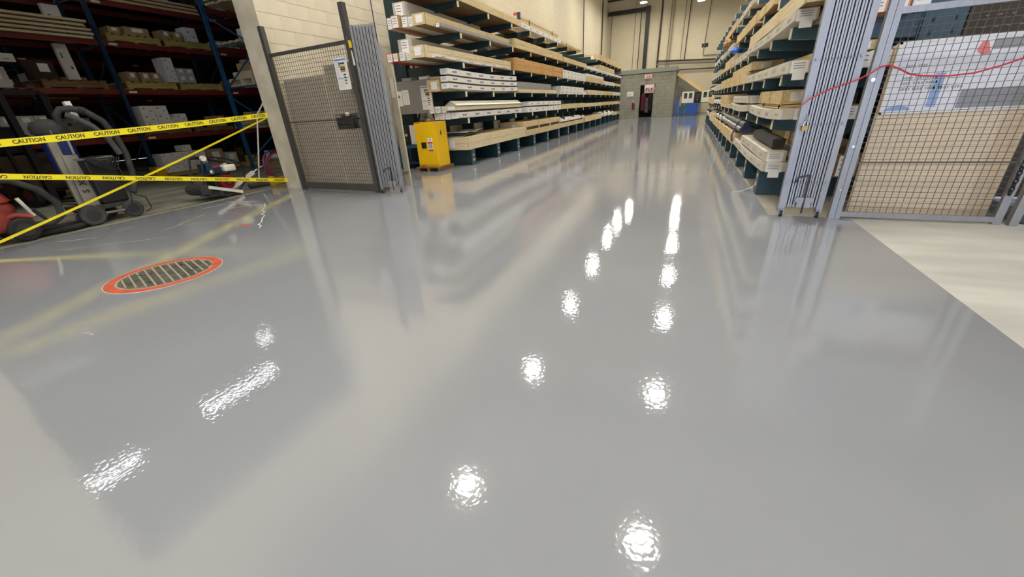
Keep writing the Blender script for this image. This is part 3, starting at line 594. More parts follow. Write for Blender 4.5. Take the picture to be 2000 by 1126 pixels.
obj('middle_rail', bx(0.10,RW-.1,-0.006,0.006,0.555,0.57), 'fence_wire', f); obj('hinge_bolt', MB().cyl((.03,-.05,.72),(.03,-.03,.72),.014,8).cyl((.03,-.05,1.3),(.03,-.03,1.3),.016,8).cyl((.03,-.05,.3),(.03,-.03,.3),.01,8), 'chrome', f)
obj('wire_mesh', wire_mesh(RW-.1, 0.07, 1.80, 0.052, 0.052, 0.002), 'fence_wire', f, loc=(0.1,0,0), kind='stuff')
# tan board stack with white banner behind the panel
t = thing('board_stack', 'tall stack of tan boards standing on edge behind the wide mesh panel', 'boards', (2.55,5.5,0))
for k in range(2): obj('board', bx(-0.77+0.006*k,0.36,-0.16+0.032*k,-0.16+0.032*k+0.03,0,1.6-0.01*k), 'board_tan', t)
gl = MB()
for k in range(30): gl.box(-0.77,0.36,-0.1612,-0.16,0.03+k*0.0325,0.033+k*0.0325)
obj('ply_line', gl, 'sheet_gray', t, kind='stuff')
bn = thing('printed_banner', 'large white printed banner covering the upper half of the tan boards', 'banner', (1.79,5.335,0.985)); BW, BH = 1.12, 0.62
obj('sheet', bx(0,BW,-0.006,0,0,BH), 'poster_white', bn); obj('hem', MB().box(0,BW,-.009,-.006,0,.02).box(0,.02,-.009,-.006,0,BH).box(0,BW,-.009,-.006,BH-.02,BH), 'paper', bn)
def patch(x0, x1, z0, z1, m, nm='printed_patch'): obj(nm, bx(x0,x1,-.009,-.006,z0,z1), m, bn)
patch(.56,BW-.03,.03,.19,'poster_gray'); patch(.34,.41,.05,.34,'poster_blue'); patch(.66,.86,.50,.58,'poster_gray')
obj('printed_patch', MB().prism([(.02,.03),(.06,.06),(.14,.08),(.2,.06),(.24,.03)], 'y', -.009, -.006), 'poster_blue', bn); obj('printed_patch', MB().prism([(.56,.50),(.58,.57),(.62,.57),(.66,.47),(.61,.46)], 'y', -.009, -.006), 'poster_red', bn)
lt = MB()
for r_, (n_, z_) in enumerate(((3,.30),(3,.255),(5,.205),(2,.40))):
    x = .10
    for q in range(n_):
        for c in range(4):
            wv = random.choice((.012,.016,.02)); lt.box(x,x+wv*.7,-.009,-.006,z_,z_+.022); x += wv+.004
        x += .014
obj('faded_lettering', lt, 'poster_gray', bn)
t = thing('black_chain', 'short black chain hanging on the far post of the wide mesh panel', 'chain', (2.80,4.97,.3))
for k in range(9): obj('link', MB().tube([((.014*math.cos(a) if k % 2 else 0),(0 if k % 2 else .014*math.cos(a)),.035*k+.024*math.sin(a)) for a in [2*PI*i/10 for i in range(10)]],.006,5,True), 'black', t)
t = thing('plastic_tray', 'pale blue plastic tray on the floor beyond the far cage post', 'tray', (3.46,5.25,0)); obj('tray', MB().prism([(-.42,.0),(.42,.0),(.48,.14),(-.48,.14)], 'y', -.3, .3), 'poster_blue', t); obj('rim', MB().tube([(-.48,-.3,.14),(.48,-.3,.14),(.48,.3,.14),(-.48,.3,.14)],.012,6,True), 'poster_white', t)
t = thing('white_rod', 'short white rod with a yellow tag beside the tall fence post', 'rod', (-4.99,5.66,2.02)); obj('rod', MB().bar((0,0,0),(-.04,0,.46),.025,.02), 'white_paint', t); obj('yellow_tag', bx(-.02,.035,-.02,-.012,.24,.34), 'gold', t); obj('latch', MB().tube([(-.05,-.01,.46),(-.02,-.01,.36),(.04,-.01,.33)],.012,6), 'steel_gap', t)
# red cord across gate and panel
t = thing('red_rope', 'thin red cord strung across the folded steel gate and mesh panel', 'cord', (1.05,4.93,1.0))
pts = [(1.04,1.12),(1.09,1.17),(1.16,1.21),(1.25,1.25),(1.34,1.28),(1.43,1.31),(1.51,1.355),(1.57,1.40),(1.62,1.41),(1.70,1.375),(1.79,1.325),(1.88,1.305),(2.05,1.29),(2.22,1.30),(2.36,1.34),(2.55,1.41),(3.2,1.6)]
obj('strand', MB().tube([(x-1.05,0,z-1.0) for x, z in pts], 0.007, 6), 'cord_red', t)
# clear line hanging at the near base and small bits on the floor
t = thing('white_line', 'thin white plastic strap lying on the grey floor beside the cage-side rack', 'strap', (1.0,6.3,0)); obj('strap', MB().tube([(-.28,-.05,.006),(-.15,.05,.006),(-.02,.1,.05),(.02,.1,.10)],.005,5), 'paper', t)

# ------------------------------------------------------------------ yellow safety cabinet on its pallet, cart, notice board
cb = thing('safety_cabinet', 'yellow metal safety cabinet standing on a low wooden pallet by the block-wall rack', 'cabinet', (-5.52,8.36,0.10)); 
obj('body', bx(-0.28,0.28,-0.22,0.28,0,0.98), 'cab_yellow', cb, bev=0.008)
d = obj('door', bx(-0.26,0.26,-0.236,-0.222,0.05,0.95), 'cab_yellow', cb, bev=0.004); obj('latch', bx(-0.13,-0.0,-0.246,-0.236,0.42,0.55), 'black', d); obj('latch_handle', bx(-.04,-.02,-.254,-.246,.46,.51), 'steel_gap', d)
wl_ = obj('warning_label', bx(0.05,0.18,-0.240,-0.236,0.36,0.64), 'paper', d)
obj('red_band', MB().box(.05,.18,-.242,-.240,.52,.56).box(.05,.18,-.242,-.240,.36,.39), 'sign_red', wl_, label='red bands of the white warning label')
ln = MB()
for i in range(3): ln.box(.065,.165,-.242,-.240,.42+i*.032,.435+i*.032)
ln.box(.09,.15,-.242,-.240,.585,.595).box(.09,.15,-.242,-.240,.61,.62); obj('print_line', ln, 'ink', wl_)
obj('brand_strip', MB().box(-.25,-.11,-.2235,-.22,.955,.972).box(-.23,-.1,-.2235,-.22,.012,.03), 'sign_red', cb)
obj('side_mark', MB().prism([(-.03,.72),(-.015,.76),(0,.80),(.015,.76),(.03,.72),(0,.68)], 'x', .2805, .284), 'ink', cb); obj('hinge', MB().box(.262,.275,-.238,-.22,.1,.9), 'cab_yellow', cb)
pa = thing('wooden_pallet', 'low brown wooden pallet under the yellow safety cabinet', 'pallet', (-5.52,8.36,0)); 
for k in range(5): obj('deck_board', bx(-.33,.34,-.30+.132*k,-.30+.132*k+.12,.075,.098), 'pine_dark', pa)
for x in (-.32,-.03,.26): obj('runner', bx(x,x+.07,-.30,.345,0,.075), 'pine_dark', pa)
nb = thing('notice_board', 'grey metal notice board leaning at the rack end above the yellow cabinet', 'board', (-6.05,8.62,1.27))
obj('panel', bx(-.62,.56,-.01,.01,0,.68), 'steel', nb); obj('rim', MB().box(-.62,.56,-.02,.012,.66,.70).box(.53,.56,-.02,.012,0,.68), 'steel', nb)
for i, (x, z, w_, h_) in enumerate(((-.50,.18,.20,.32),(-.28,.20,.19,.32))):
    s = obj('paper_sheet', bx(x,x+w_,-.016-.004*i,-.012-.004*i,z,z+h_), 'paper', nb); ln = MB()
    for q in range(6): ln.box(x+.03,x+w_-.03,-.018-.004*i,-.016-.004*i,z+.05+.04*q,z+.055+.04*q)
    obj('print_line', ln, 'faint_ink', s)
    if i == 0: obj('small_picture', MB().box(x+.06,x+.09,-.019,-.016,z+.17,z+.23).box(x+.09,x+.12,-.019,-.016,z+.18,z+.24,1).box(x+.12,x+.14,-.019,-.016,z+.18,z+.22,2), ['rust','green_ink','rack_navy'], s)
c2 = thing('wall_chart', 'white wall chart with coloured bars on the grey notice board above the cabinet', 'poster', (-5.79,8.595,1.34)); chart(c2, 0.29, 0.50)
for i, (x, w_, m) in enumerate(((-6.25,.26,'wrap_gray'),(-5.78,.24,'card_white'))):
    t = thing('small_box', ('flat grey box lying on top of the grey notice board', 'small white box on the top corner of the grey notice board')[i], 'box', (x,8.63,1.972)); obj('box', bx(0,w_,-.05,.08,0,.05), m, t); obj('lid', bx(-.003,w_+.003,-.053,.083,.05,.06), m, t)
ct = thing('blue_cart', 'dark blue steel cart beside the yellow cabinet carrying a black machine', 'cart', (-6.35,8.75,0))
obj('tray', bx(-.35,.35,-.25,.3,.50,.56), 'rack_blue', ct); obj('lower_shelf', bx(-.35,.35,-.25,.3,.12,.15), 'rack_navy', ct)
for x in (-.33,.27):
    for y in (-.24,.24): obj('leg', bx(x,x+.06,y,y+.05,0,.5), 'rack_blue', ct)
mc = thing('black_machine', 'black portable machine with dials and a white side panel on the blue cart', 'machine', (-6.35,8.75,.56))
obj('case', bx(-.28,.12,-.2,.25,0,.46), 'black', mc, bev=.01); obj('white_panel', bx(.121,.30,-.21,.2,.02,.46), 'card_white', mc)
for z in (.12,.24,.34): obj('dial', MB().cyl((-.0,-.215,z),(-.0,-.2,z),.035 if z == .24 else .02,14), 'chrome' if z == .24 else 'rubber_gray', mc)
obj('handle', MB().tube([(-.2,0,.46),(-.2,0,.54),(.05,0,.54),(.05,0,.46)],.012,6), 'rubber', mc)
t = thing('tool_heap', 'small dark metal parts lying on top of the yellow cabinet', 'parts', (-5.6,8.4,1.082))
for i in range(5): obj('metal_part', bx(-.15+.07*i,-.1+.07*i,-.05,.08,0,.03+.012*(i % 3)), ['iron','steel_gap','chrome','rust','iron'][i], t)

# ------------------------------------------------------------------ manhole
mh = thing('manhole_cover', 'round cast iron manhole cover ringed with orange paint in the grey floor', 'manhole', (-4.46,1.90,0))
obj('painted_ring', MB().ring((0,0),.375,.45,0.0,.004,56), 'orange', mh); obj('pale_edge', MB().ring((0,0),.45,.458,0.0,.003,56), 'scuff', mh)
obj('frame_rim', MB().ring((0,0),.355,.375,0,.003,48), 'iron_light', mh); obj('lid', MB().cyl((0,0,0.0),(0,0,.002),.355,48), 'iron', mh)
ribs = MB(); tr = MB(); rotm = 1.24
for k in range(-5, 6):
    u = k*.062; L = math.sqrt(max(0, .34**2-u*u))
    ribs.bar((u*math.cos(rotm)-(-L)*math.sin(rotm), u*math.sin(rotm)+(-L)*math.cos(rotm), .004), (u*math.cos(rotm)-L*math.sin(rotm), u*math.sin(rotm)+L*math.cos(rotm), .004), .012, .005)
    v = -L+.02
    while v < L-.03:
        tr.bar(((u+.014)*math.cos(rotm)-v*math.sin(rotm), (u+.014)*math.sin(rotm)+v*math.cos(rotm), .004), ((u+.048)*math.cos(rotm)-v*math.sin(rotm), (u+.048)*math.sin(rotm)+v*math.cos(rotm), .004), .014, .004); v += .034
obj('tread_rib', ribs, 'iron_light', mh, kind='stuff'); obj('tread_stud', tr, 'iron', mh, kind='stuff')
for a, b_ in ((.2,.12),(-.2,-.12),(.12,-.2),(-.12,.2)): obj('lift_slot', bx(a-.025,a+.025,b_-.008,b_+.008,.003,.0075), 'black', mh)

# ------------------------------------------------------------------ caution tape
def tape(lab, p0, p1, sag, wd, n_txt, flip, twist=0.0, txt=True):
    t = thing('caution_tape', lab, 'tape', p0, 0, 'caution tapes across the opening'); p0 = Vector(p0); p1 = Vector(p1); d = p1-p0; N = 40
    def at(u): return d*u + Vector((0,0,-sag*4*u*(1-u)))
    vs = []; fs = []
    def upv(u): a = twist*u; return Vector((math.sin(a), 0, math.cos(a)))
    for i in range(N+1):
        u = i/N; c = at(u); up = upv(u)*wd/2; th = Vector((0.0012,0,0))
        vs += [c-up-th, c+up-th, c+up+th, c-up+th]
    for i in range(N):
        for q in range(4): fs.append((i*4+q, i*4+(q+1)%4, i*4+4+(q+1)%4, i*4+4+q))
    fs += [(0,1,2,3),(N*4,N*4+1,N*4+2,N*4+3)]; obj('ribbon', MB().add(vs, fs), 'tape_yellow', t)
    if txt:
        for k in range(n_txt):
            u = (k+.5)/n_txt; c = at(u); tg = at(min(1,u+.01))-at(max(0,u-.01)); up = upv(u)
            x = tg if not flip else -tg; y = up if not flip else -up
            text('lettering', 'CAUTION', wd*.78, 'ink', frame(c+Vector((.0022,0,0)), x, y), t)
    return t
tape('top yellow caution tape stretched across the dark opening', (-7.63,1.12,1.19), (-7.63,5.92,1.41), 0.03, 0.085, 12, False)
tape('level lower yellow caution tape with upside-down lettering near the floor', (-7.60,1.12,1.04), (-7.60,5.92,0.155), 0.0, 0.07, 13, True)
tape('diagonal narrow twisted yellow caution tape sloping down across the opening', (-7.64,1.4,0.005), (-7.64,5.92,1.37), 0.03, 0.032, 0, False, 0.25, False)

# ------------------------------------------------------------------ industrial vacuum with blue canister
def wheel(parent, c, r, wd, name='wheel', m='rubber_gray', hub='dusty_black'):
    o = obj(name, MB().tube([(c[0]-wd/2,c[1],c[2]),(c[0]-wd/2+.008,c[1],c[2]),(c[0]+wd/2-.008,c[1],c[2]),(c[0]+wd/2,c[1],c[2])],[r*.86,r,r,r*.86],20), m, parent)
    obj('hub', MB().tube([(c[0]-wd/2-.006,c[1],c[2]),(c[0]+wd/2+.006,c[1],c[2])],r*.55,16).cyl((c[0]-wd/2-.012,c[1],c[2]),(c[0]+wd/2+.012,c[1],c[2]),r*.2,10), hub, o); return o
v = thing('dust_extractor', 'large dusty wheeled dust extractor with blue canister and thick black hose behind the tapes', 'vacuum', (-8.12,2.92,0))
def q(X, y, z): return (X+8.12, y-2.92, z)
wheel(v, (0.0,0.0,.15), .15, .08); wheel(v, (-.05,.53,.13), .13, .07); wheel(v, q(-8.55,2.95,.08), .08, .05, 'caster'); wheel(v, q(-8.75,3.4,.08), .08, .05, 'caster')
obj('axle', MB().cyl(q(-8.14,2.9,.15),q(-8.16,3.45,.13),.02,8), 'dusty_metal', v); obj('chassis', bx(*sorted((q(-8.75,0,0)[0],q(-8.2,0,0)[0])),-.05,.55,.20,.26), 'dusty_black', v)
obj('rail', MB().bar(q(-8.35,2.95,.24),q(-8.45,3.0,1.20),.05,.10,(0,1,0)), 'dusty_metal', v); obj('side_plate', MB().bar(q(-8.30,3.045,.26),q(-8.40,3.10,1.0),.02,.17,(0,1,0)), 'dusty_metal', v, label='dull metal side plate marked with black letters')
sx = frame(q(-8.30,3.055,.56), (0,-.1,-1), (0.05,1,0)); text('lettering', 'S  X', .11, 'ink', frame(q(-8.318,3.06,.55), (-.1,0.07,.95), (0,-1,.07)), v)
bag = MB(); 
for y0, y1, z0, z1 in ((3.14,3.45,.26,.92),): bag.prism([(q(-8.2,0,0)[0],y0-2.92),(q(-8.2,0,0)[0],y1-2.92+.03),(q(-8.72,0,0)[0],y1-2.92+.06),(q(-8.72,0,0)[0],y0-2.92)], 'z', z0, z1)
obj('collector_box', bag, 'black', v, bev=.03); obj('box_rim', MB().tube([q(-8.2,3.12,.93),q(-8.2,3.5,.93),q(-8.74,3.53,.93),q(-8.74,3.12,.93)],.016,6,True), 'dusty_metal', v)
obj('handle', MB().tube([q(-8.3,3.12,1.0),q(-8.33,3.14,1.22),q(-8.33,3.2,1.27),q(-8.33,3.62,1.27),q(-8.33,3.66,1.2)],.018,8), 'dusty_metal', v)
obj('canister', MB().cyl(q(-8.62,3.12,.78),q(-8.62,3.12,1.26),.17,20).tube([q(-8.62,3.12,1.26),q(-8.62,3.12,1.30)],[.185,.185],20), 'blue_plastic', v, label='dark blue canister'); obj('motor_head', MB().tube([q(-8.62,3.1,1.30),q(-8.62,3.1,1.38),q(-8.62,3.1,1.46),q(-8.62,3.1,1.50)],[.19,.20,.16,.05],20), 'dusty_black', v)
obj('latch', MB().bar(q(-8.42,3.06,1.18),q(-8.42,3.03,1.34),.03,.02), 'chrome', v)
hp = [(-8.5,3.22,1.42),(-8.46,3.2,1.54),(-8.42,3.25,1.61),(-8.38,3.36,1.62),(-8.35,3.5,1.57),(-8.34,3.64,1.44),(-8.33,3.72,1.2),(-8.32,3.74,.95),(-8.3,3.71,.7),(-8.28,3.66,.5),(-8.25,3.58,.36)]
obj('hose', MB().tube([q(*p_) for p_ in hp], .045, 12), 'dusty_black', v); hp2 = [(-8.34,3.25,1.54),(-8.3,3.34,1.48),(-8.28,3.46,1.38),(-8.27,3.58,1.2),(-8.27,3.64,.95)]
obj('hose_wand', MB().tube([q(*p_) for p_ in hp2], .04, 12), 'rubber_gray', v); obj('hose_collar', MB().cyl(q(-8.36,3.42,1.60),q(-8.35,3.49,1.575),.056,12), 'rubber', v)
cd = MB()
for k in range(5): 
    y0 = 3.15+.03*k; cd.tube([q(-8.18,y0,.95),q(-8.15,y0+.09,.83-.02*k),q(-8.15,y0+.2,.80-.015*k),q(-8.17,y0+.3,.92)], .008, 5)
cd.tube([q(-8.2,3.5,.9),q(-8.12,3.5,.6),q(-8.1,3.46,.3),q(-8.08,3.42,.2)],.008,5).tube([q(-8.1,3.5,.35),q(-8.05,3.62,.28),q(-8.03,3.63,.1),q(-8.05,3.55,.06)],.008,5); obj('cord', cd, 'rubber', v)
obj('plug', MB().box(.02,.06,.40,.44,.12,.15), 'blue_plastic', v); obj('white_tube', MB().bar(q(-8.5,3.42,1.45),q(-8.52,3.40,1.72),.07,.07), 'card_white', v, label='white cardboard tube standing behind the hose')
obj('tool_bracket', MB().bar(q(-8.25,2.8,.22),q(-8.35,3.06,.25),.05,.03), 'rubber', v)
t = thing('suction_hose', 'black suction hose lying on the concrete between the red and blue vacuums', 'hose', (-8.1,2.5,0))
obj('hose', MB().tube([(.0,-.38,.05),(-.02,-.15,.045),(.03,.15,.045),(-.1,.4,.045),(-.35,.55,.045)],.042,10), 'rubber', t); obj('hose_return', MB().tube([(-.35,-.3,.045),(-.33,0,.045),(-.25,.3,.045),(-.3,.55,.045)],.042,10), 'rubber', t)

# red vacuum cut by the frame
r_ = thing('red_vacuum', 'red wheeled vacuum with black hose loop at the near end of the tapes', 'vacuum', (-8.11,2.06,0))
wheel(r_, (.1,.1,.155), .155, .07, 'wheel', 'rubber', 'dusty_black'); wheel(r_, (-.5,.1,.12), .12, .05, 'wheel', 'rubber', 'dusty_black'); wheel(r_, (-.2,-.45,.08), .08, .05, 'caster', 'rubber')
obj('tank', MB().tube([(-.18,-.12,.16),(-.18,-.12,.22),(-.18,-.12,.45),(-.18,-.12,.52)],[.26,.31,.31,.27],24), 'red_paint', r_); obj('shell', MB().tube([(-.18,-.12,.52),(-.18,-.12,.54),(-.18,-.12,.64),(-.18,-.12,.68)],[.31,.31,.26,.12],24), 'red_paint', r_)
obj('mudguard', MB().tube([(.06,-.12,.26),(.06,-.02,.33),(.06,.1,.345),(.06,.24,.29)],.04,8), 'red_paint', r_); obj('strut', MB().cyl((.05,.2,.55),(.06,.27,.30),.022,8), 'white_paint', r_); obj('lever', MB().cyl((.08,.28,.38),(.09,.36,.20),.02,8), 'rubber', r_)
cc = MB()
for k in range(4): cc.tube([(-.18+.25*math.cos(a), -.08+.27*math.sin(a), .70+.022*k) for a in [2*PI*i/20+k for i in range(20)]], .014, 5, True)
obj('cord_coil', cc, 'rubber', r_); obj('hose', MB().tube([(.0,-.35,.66),(.02,-.0,.80),(.06,.22,.78),(.1,.42,.62),(.12,.52,.42),(.12,.50,.25),(.1,.38,.17),(.06,.25,.18)],.042,12), 'dusty_black', r_)

# engine-driven floor grinder
g = thing('floor_grinder', 'white floor grinder with red and black petrol engine behind the tape', 'machine', (-8.12,4.85,0))
def qq(X, y, z): return (X+8.12, y-4.85, z)
obj('frame_bar', MB().bar(qq(-8.05,4.60,.25),qq(-8.05,5.20,.05),.05,.055), 'white_paint', g, label='white tilted frame bar'); obj('frame_bar', MB().bar(qq(-8.5,4.60,.25),qq(-8.5,5.20,.05),.05,.055), 'white_paint', g)
obj('deck', MB().prism([(-.32,.13),(-.3,.24),(.33,.055),(.33,.0),(-.1,.06)], 'x', -.36, .05), 'dusty_black', g); obj('skid', MB().bar(qq(-8.04,4.42,.13),qq(-8.04,4.95,.03),.02,.03), 'steel_gap', g)
obj('drum_housing', MB().cyl(qq(-8.5,4.55,.20),qq(-8.03,4.55,.20),.10,14), 'dusty_black', g); obj('drum_bearing', MB().cyl(qq(-8.03,4.78,.10),qq(-8.0,4.78,.10),.045,14), 'steel_gap', g)
fr = MB().tube([qq(-8.08,4.57,.25),qq(-8.1,4.62,.45),qq(-8.1,4.7,.74),qq(-8.12,4.80,.77),qq(-8.12,5.1,.70),qq(-8.12,5.38,.58),qq(-8.12,5.44,.50),qq(-8.12,5.36,.22),qq(-8.1,5.16,.06)],.018,8)
obj('roll_bar', fr, 'black', g); obj('roll_bar', MB().tube([qq(-8.46,4.57,.25),qq(-8.46,4.7,.74),qq(-8.46,4.8,.77),qq(-8.46,5.40,.56),qq(-8.46,5.16,.06)],.018,8), 'black', g); obj('cross_bar', MB().cyl(qq(-8.46,4.72,.74),qq(-8.1,4.72,.74),.016,8), 'black', g)
e = obj('engine_block', MB().box(*sorted((qq(-8.4,0,0)[0],qq(-8.12,0,0)[0])),-.06,.26,.16,.42), 'black', g, bev=.02)
obj('recoil_starter', MB().cyl(qq(-8.12,5.0,.28),qq(-8.05,5.0,.28),.13,20).cyl(qq(-8.05,5.0,.28),qq(-8.03,5.0,.28),.10,20), 'engine_red', e, label='red round recoil starter'); obj('starter_vent', MB().ring((0,0),.05,.08,0,.004,16), 'black', e)
bpy.data.objects[e.children[-1].name].matrix_local = frame(qq(-8.028,5.0,.28), (0,1,0), (0,0,1))
obj('fuel_tank', MB().box(*sorted((qq(-8.36,0,0)[0],qq(-8.06,0,0)[0])),.18,.40,.46,.58), 'tank_white', g, bev=.03, label='cream white fuel tank'); obj('tank_cap', MB().cyl(qq(-8.2,5.14,.58),qq(-8.2,5.14,.61),.035,12), 'white_paint', g)
obj('air_filter', MB().box(*sorted((qq(-8.38,0,0)[0],qq(-8.1,0,0)[0])),-.12,.14,.46,.64), 'rack_navy', g, bev=.02); obj('filter_plate', MB().box(.022,.03,-.02,.12,.56,.60), 'red_paint', g)
obj('end_knob', MB().cyl(qq(-8.0,4.66,.75),qq(-7.96,4.66,.75),.05,14), 'white_paint', g); obj('carburettor', MB().ball(qq(-8.08,4.78,.5),.05,.05,.05), 'chrome', g)
obj('tow_arm', MB().bar(qq(-8.2,5.02,.10),qq(-8.15,5.62,.36),.06,.07), 'white_paint', g, label='white tow arm with steel handle'); obj('handle', MB().cyl(qq(-8.16,5.60,.35),qq(-8.12,6.05,.54),.016,8), 'chrome', g)
t = thing('magnetic_sweeper', 'white pole with angled top standing on a grey roller near the wall end', 'sweeper', (-8.55,5.95,0))
obj('roller', MB().cyl((-.05,-.22,.05),(.1,.24,.05),.05,14), 'rubber_gray', t); obj('pole', MB().tube([(0,0,.08),(0,.24,.8),(0,.44,1.44)],.016,8), 'white_paint', t); obj('bent_top', MB().tube([(0,.44,1.44),(0,.62,1.62)],.016,8), 'white_paint', t); obj('grip', MB().tube([(0,.62,1.62),(0,.70,1.69)],.022,8), 'paper', t); obj('fork', MB().cyl((0,0,.04),(0,.03,.16),.028,8), 'rubber_gray', t)
t = thing('hose_coil', 'coil of dark red and blue air hose hanging at the dark wall end', 'hose', (-8.35,6.42,.06))
for k in range(6):
    R_ = .27+.02*(k % 3); m = 'hose_blue' if k in (1,4) else 'hose_red'
    obj('hose_turn', MB().tube([(-.02*k+.02*math.sin(3*a+k), R_*math.cos(a)+.02*math.sin(k), .32+R_*math.sin(a)*1.05+(.03 if m == 'hose_blue' else 0)) for a in [2*PI*i/28 for i in range(28)]], .017, 6, True), m, t)
obj('hose_tail', MB().tube([(.0,.05,.03),(.05,.3,-.02),(.02,.1,-.04),(.05,-.1,-.04)],.016,6), 'hose_red', t)
t = thing('floor_guard', 'low yellow steel floor guard behind the hose coil', 'guard', (-8.35,6.55,0)); obj('rail', bx(-.06,.06,-.42,.4,.0,.16), 'guard_yellow', t, bev=.01); obj('end_plate', bx(-.08,.08,-.44,-.40,0,.2), 'guard_yellow', t)

# ------------------------------------------------------------------ dark store: pallet racks
def prack(lab, X, dep, ys, zs, blue, hi):
    t = thing('pallet_rack', lab, 'rack', (X, ys[0], 0)); y0 = ys[0]
    up = MB().box(-.045,.045,-.04,-.03,0,hi).box(-.045,-.035,-.04,.04,0,hi).box(.035,.045,-.04,.04,0,hi).box(-.08,.08,-.07,.07,0,.01).mesh('upright', blue)
    gd = MB().prism([(-.12,0),(.12,0),(.12,.28),(-.02,.34),(-.12,.34)], 'x', -.14, .14).mesh('foot_guard', 'guard_yellow')
    for y in ys:
        for x in (0, -dep): obj('upright', up, None, t, (x,y-y0,0))
        z = .25; k = 0
        while z < hi-.5:
            a, b_ = ((-.03,-dep+.03) if k % 2 else (-dep+.03,-.03)); obj('brace', MB().bar((a,y-y0,z),(b_,y-y0,z+.75),.03,.03), blue, t); obj('brace', MB().bar((-.03,y-y0,z),(-dep+.03,y-y0,z),.03,.03), blue, t); z += 1.0; k += 1
        obj('foot_guard', gd, None, t, (.12,y-y0,0))
    for i in range(len(ys)-1):
        L = ys[i+1]-ys[i]-.1; me = bx(-.025,.025,0,L,-.12,0).mesh('beam', 'beam_red'); lab_ = bx(.025,.028,.1,.28,-.09,-.04).mesh('beam_label', 'tag_cream')
        for z in zs:
            for x in (0, -dep):
                o = obj('beam', me, None, t, (x,ys[i]-y0+.05,z))
                if x == 0: obj('beam_label', lab_, None, o)
    return t
ZA = [1.15, 2.28, 3.36, 4.25]
AY = [-1.8, 1.0, 3.8, 6.6, 9.4, 12.2]
prack('front blue pallet rack with red beams across the dark store behind the vacuums', -13.6, 1.1, AY, ZA, 'rack_navy', 5.2)
prack('bright blue ended pallet rack with red beams close behind the cream wall end', -10.95, 1.45, [8.6,11.4,14.2], [1.15,2.28,3.3,4.2], 'rack_blue', 5.2)
prack('far pallet rack deep in the dark store behind the forklift', -19.5, 1.1, [-2,1,4,7,10,13], [1.2,2.4,3.6,4.8], 'rack_navy', 5.6)
npal = {}
def pallet(x, y, z, where, pm='pallet_yellow'):
    npal[where] = npal.get(where, 0)+1
    t = thing('wooden_pallet', f'wooden pallet {where}, {ORD[npal[where]-1]} from the near end', 'pallet', (x,y,z), 0, 'pallets in the dark store')
    if z in ZA[1:3] or z == 2.28: t.scale = (1,1,1.6)
    dk = bx(-.5,.5,0,.1,.1,.12).mesh('deck_board', pm)
    for k in range(7): obj('deck_board', dk, None, t, (0,k*.18,0))
    rn = bx(-.03,.03,0,1.18,.02,.1).mesh('runner', pm)
    for x_ in (-.46,0,.46): obj('runner', rn, None, t, (x_,0,0))
    bd = bx(-.5,.5,0,.1,0,.02).mesh('bottom_board', pm)
    for k in (0,3,6): obj('bottom_board', bd, None, t, (0,k*.18,0))
def box(x, y, z, w_, d_, h_, m, lab, grp='cartons in the dark store'):
    t = thing('cardboard_box', lab, 'carton', (x,y,z), random.uniform(-.02,.02), grp)
    obj('box', bx(-w_/2,w_/2,0,d_,0,h_), m, t); obj('tape_strip', bx(-w_/2-.002,w_/2+.002,d_*.46,d_*.54,h_,h_+.002), 'card_gray', t)
    if m != 'card_white': obj('label_patch', bx(w_/2,w_/2+.003,d_*.3,d_*.75,h_*.4,h_*.85), 'paper', t)
    else: obj('print_mark', MB().box(w_/2,w_/2+.003,d_*.2,d_*.35,h_*.6,h_*.75).box(w_/2,w_/2+.003,d_*.6,d_*.8,h_*.3,h_*.38), 'faint_ink', t)
RW_ = ['bottom','middle','top','uppermost']
def stack(x, y, z, cols, rows, w_, d_, h_, m, what, skip=()):
    for r in range(rows):
        for c in range(cols):
            if (r, c) in skip: continue
            box(x, y+c*(d_+.01), z+r*(h_+.004), w_, d_, h_, m, f'{what}, {RW_[r]} row, {ORD[c]} from near end')
XA = -14.1
# floor level
pallet(XA, 6.85, 0, 'on the floor under the front rack'); stack(XA+.25, 6.9, .125, 5, 3, .4, .23, .17, 'card_white', 'white carton on floor pallet under the front rack')
box(XA+.2, 7.55, .66, .35, .25, .16, 'card_white', 'single white carton lying on top of the floor pallet stack'); pallet(XA, 8.15, 0, 'on the floor under the front rack'); box(XA, 8.2, .125, .7, .5, .5, 'card', 'big brown carton on the floor pallet beside the grinder'); box(XA, 8.75, .125, .6, .4, .35, 'card_gray', 'grey carton on the floor pallet beside the grinder')
pallet(XA, 4.4, 0, 'on the floor under the front rack'); box(XA, 4.5, .125, .8, .9, .6, 'plywood_dark', 'dark box on the floor pallet behind the dust extractor')
# first beams
pallet(XA, 6.75, ZA[0], 'on the lowest beams of the front rack', 'pine_dark'); stack(XA+.25, 6.85, ZA[0]+.125, 2, 3, .45, .32, .2, 'card_white', 'white carton on lowest beams of the front rack'); box(XA+.2, 7.5, ZA[0]+.125, .4, .22, .16, 'card', 'brown carton beside the white stack on the lowest beams'); box(XA+.2, 7.5, ZA[0]+.29, .4, .22, .14, 'card_white', 'small white carton on the brown carton of the lowest beams')
box(XA+.2, 7.74, ZA[0]+.125, .4, .22, .17, 'card', 'labelled brown carton on the lowest beams, before the pallet end'); box(XA+.2, 7.68, ZA[0]+.30, .4, .3, .22, 'card_white', 'larger white carton raised on labelled brown cartons'); pallet(XA, 8.05, ZA[0], 'on the lowest beams of the front rack', 'pine_dark'); box(XA+.2, 8.1, ZA[0]+.125, .4, .24, .2, 'card', 'last labelled brown carton on the lowest beams near the blue post'); box(XA+.2, 8.75, ZA[0]+.125, .5, .3, .3, 'card', 'brown carton with white label behind the blue post on the lowest beams')
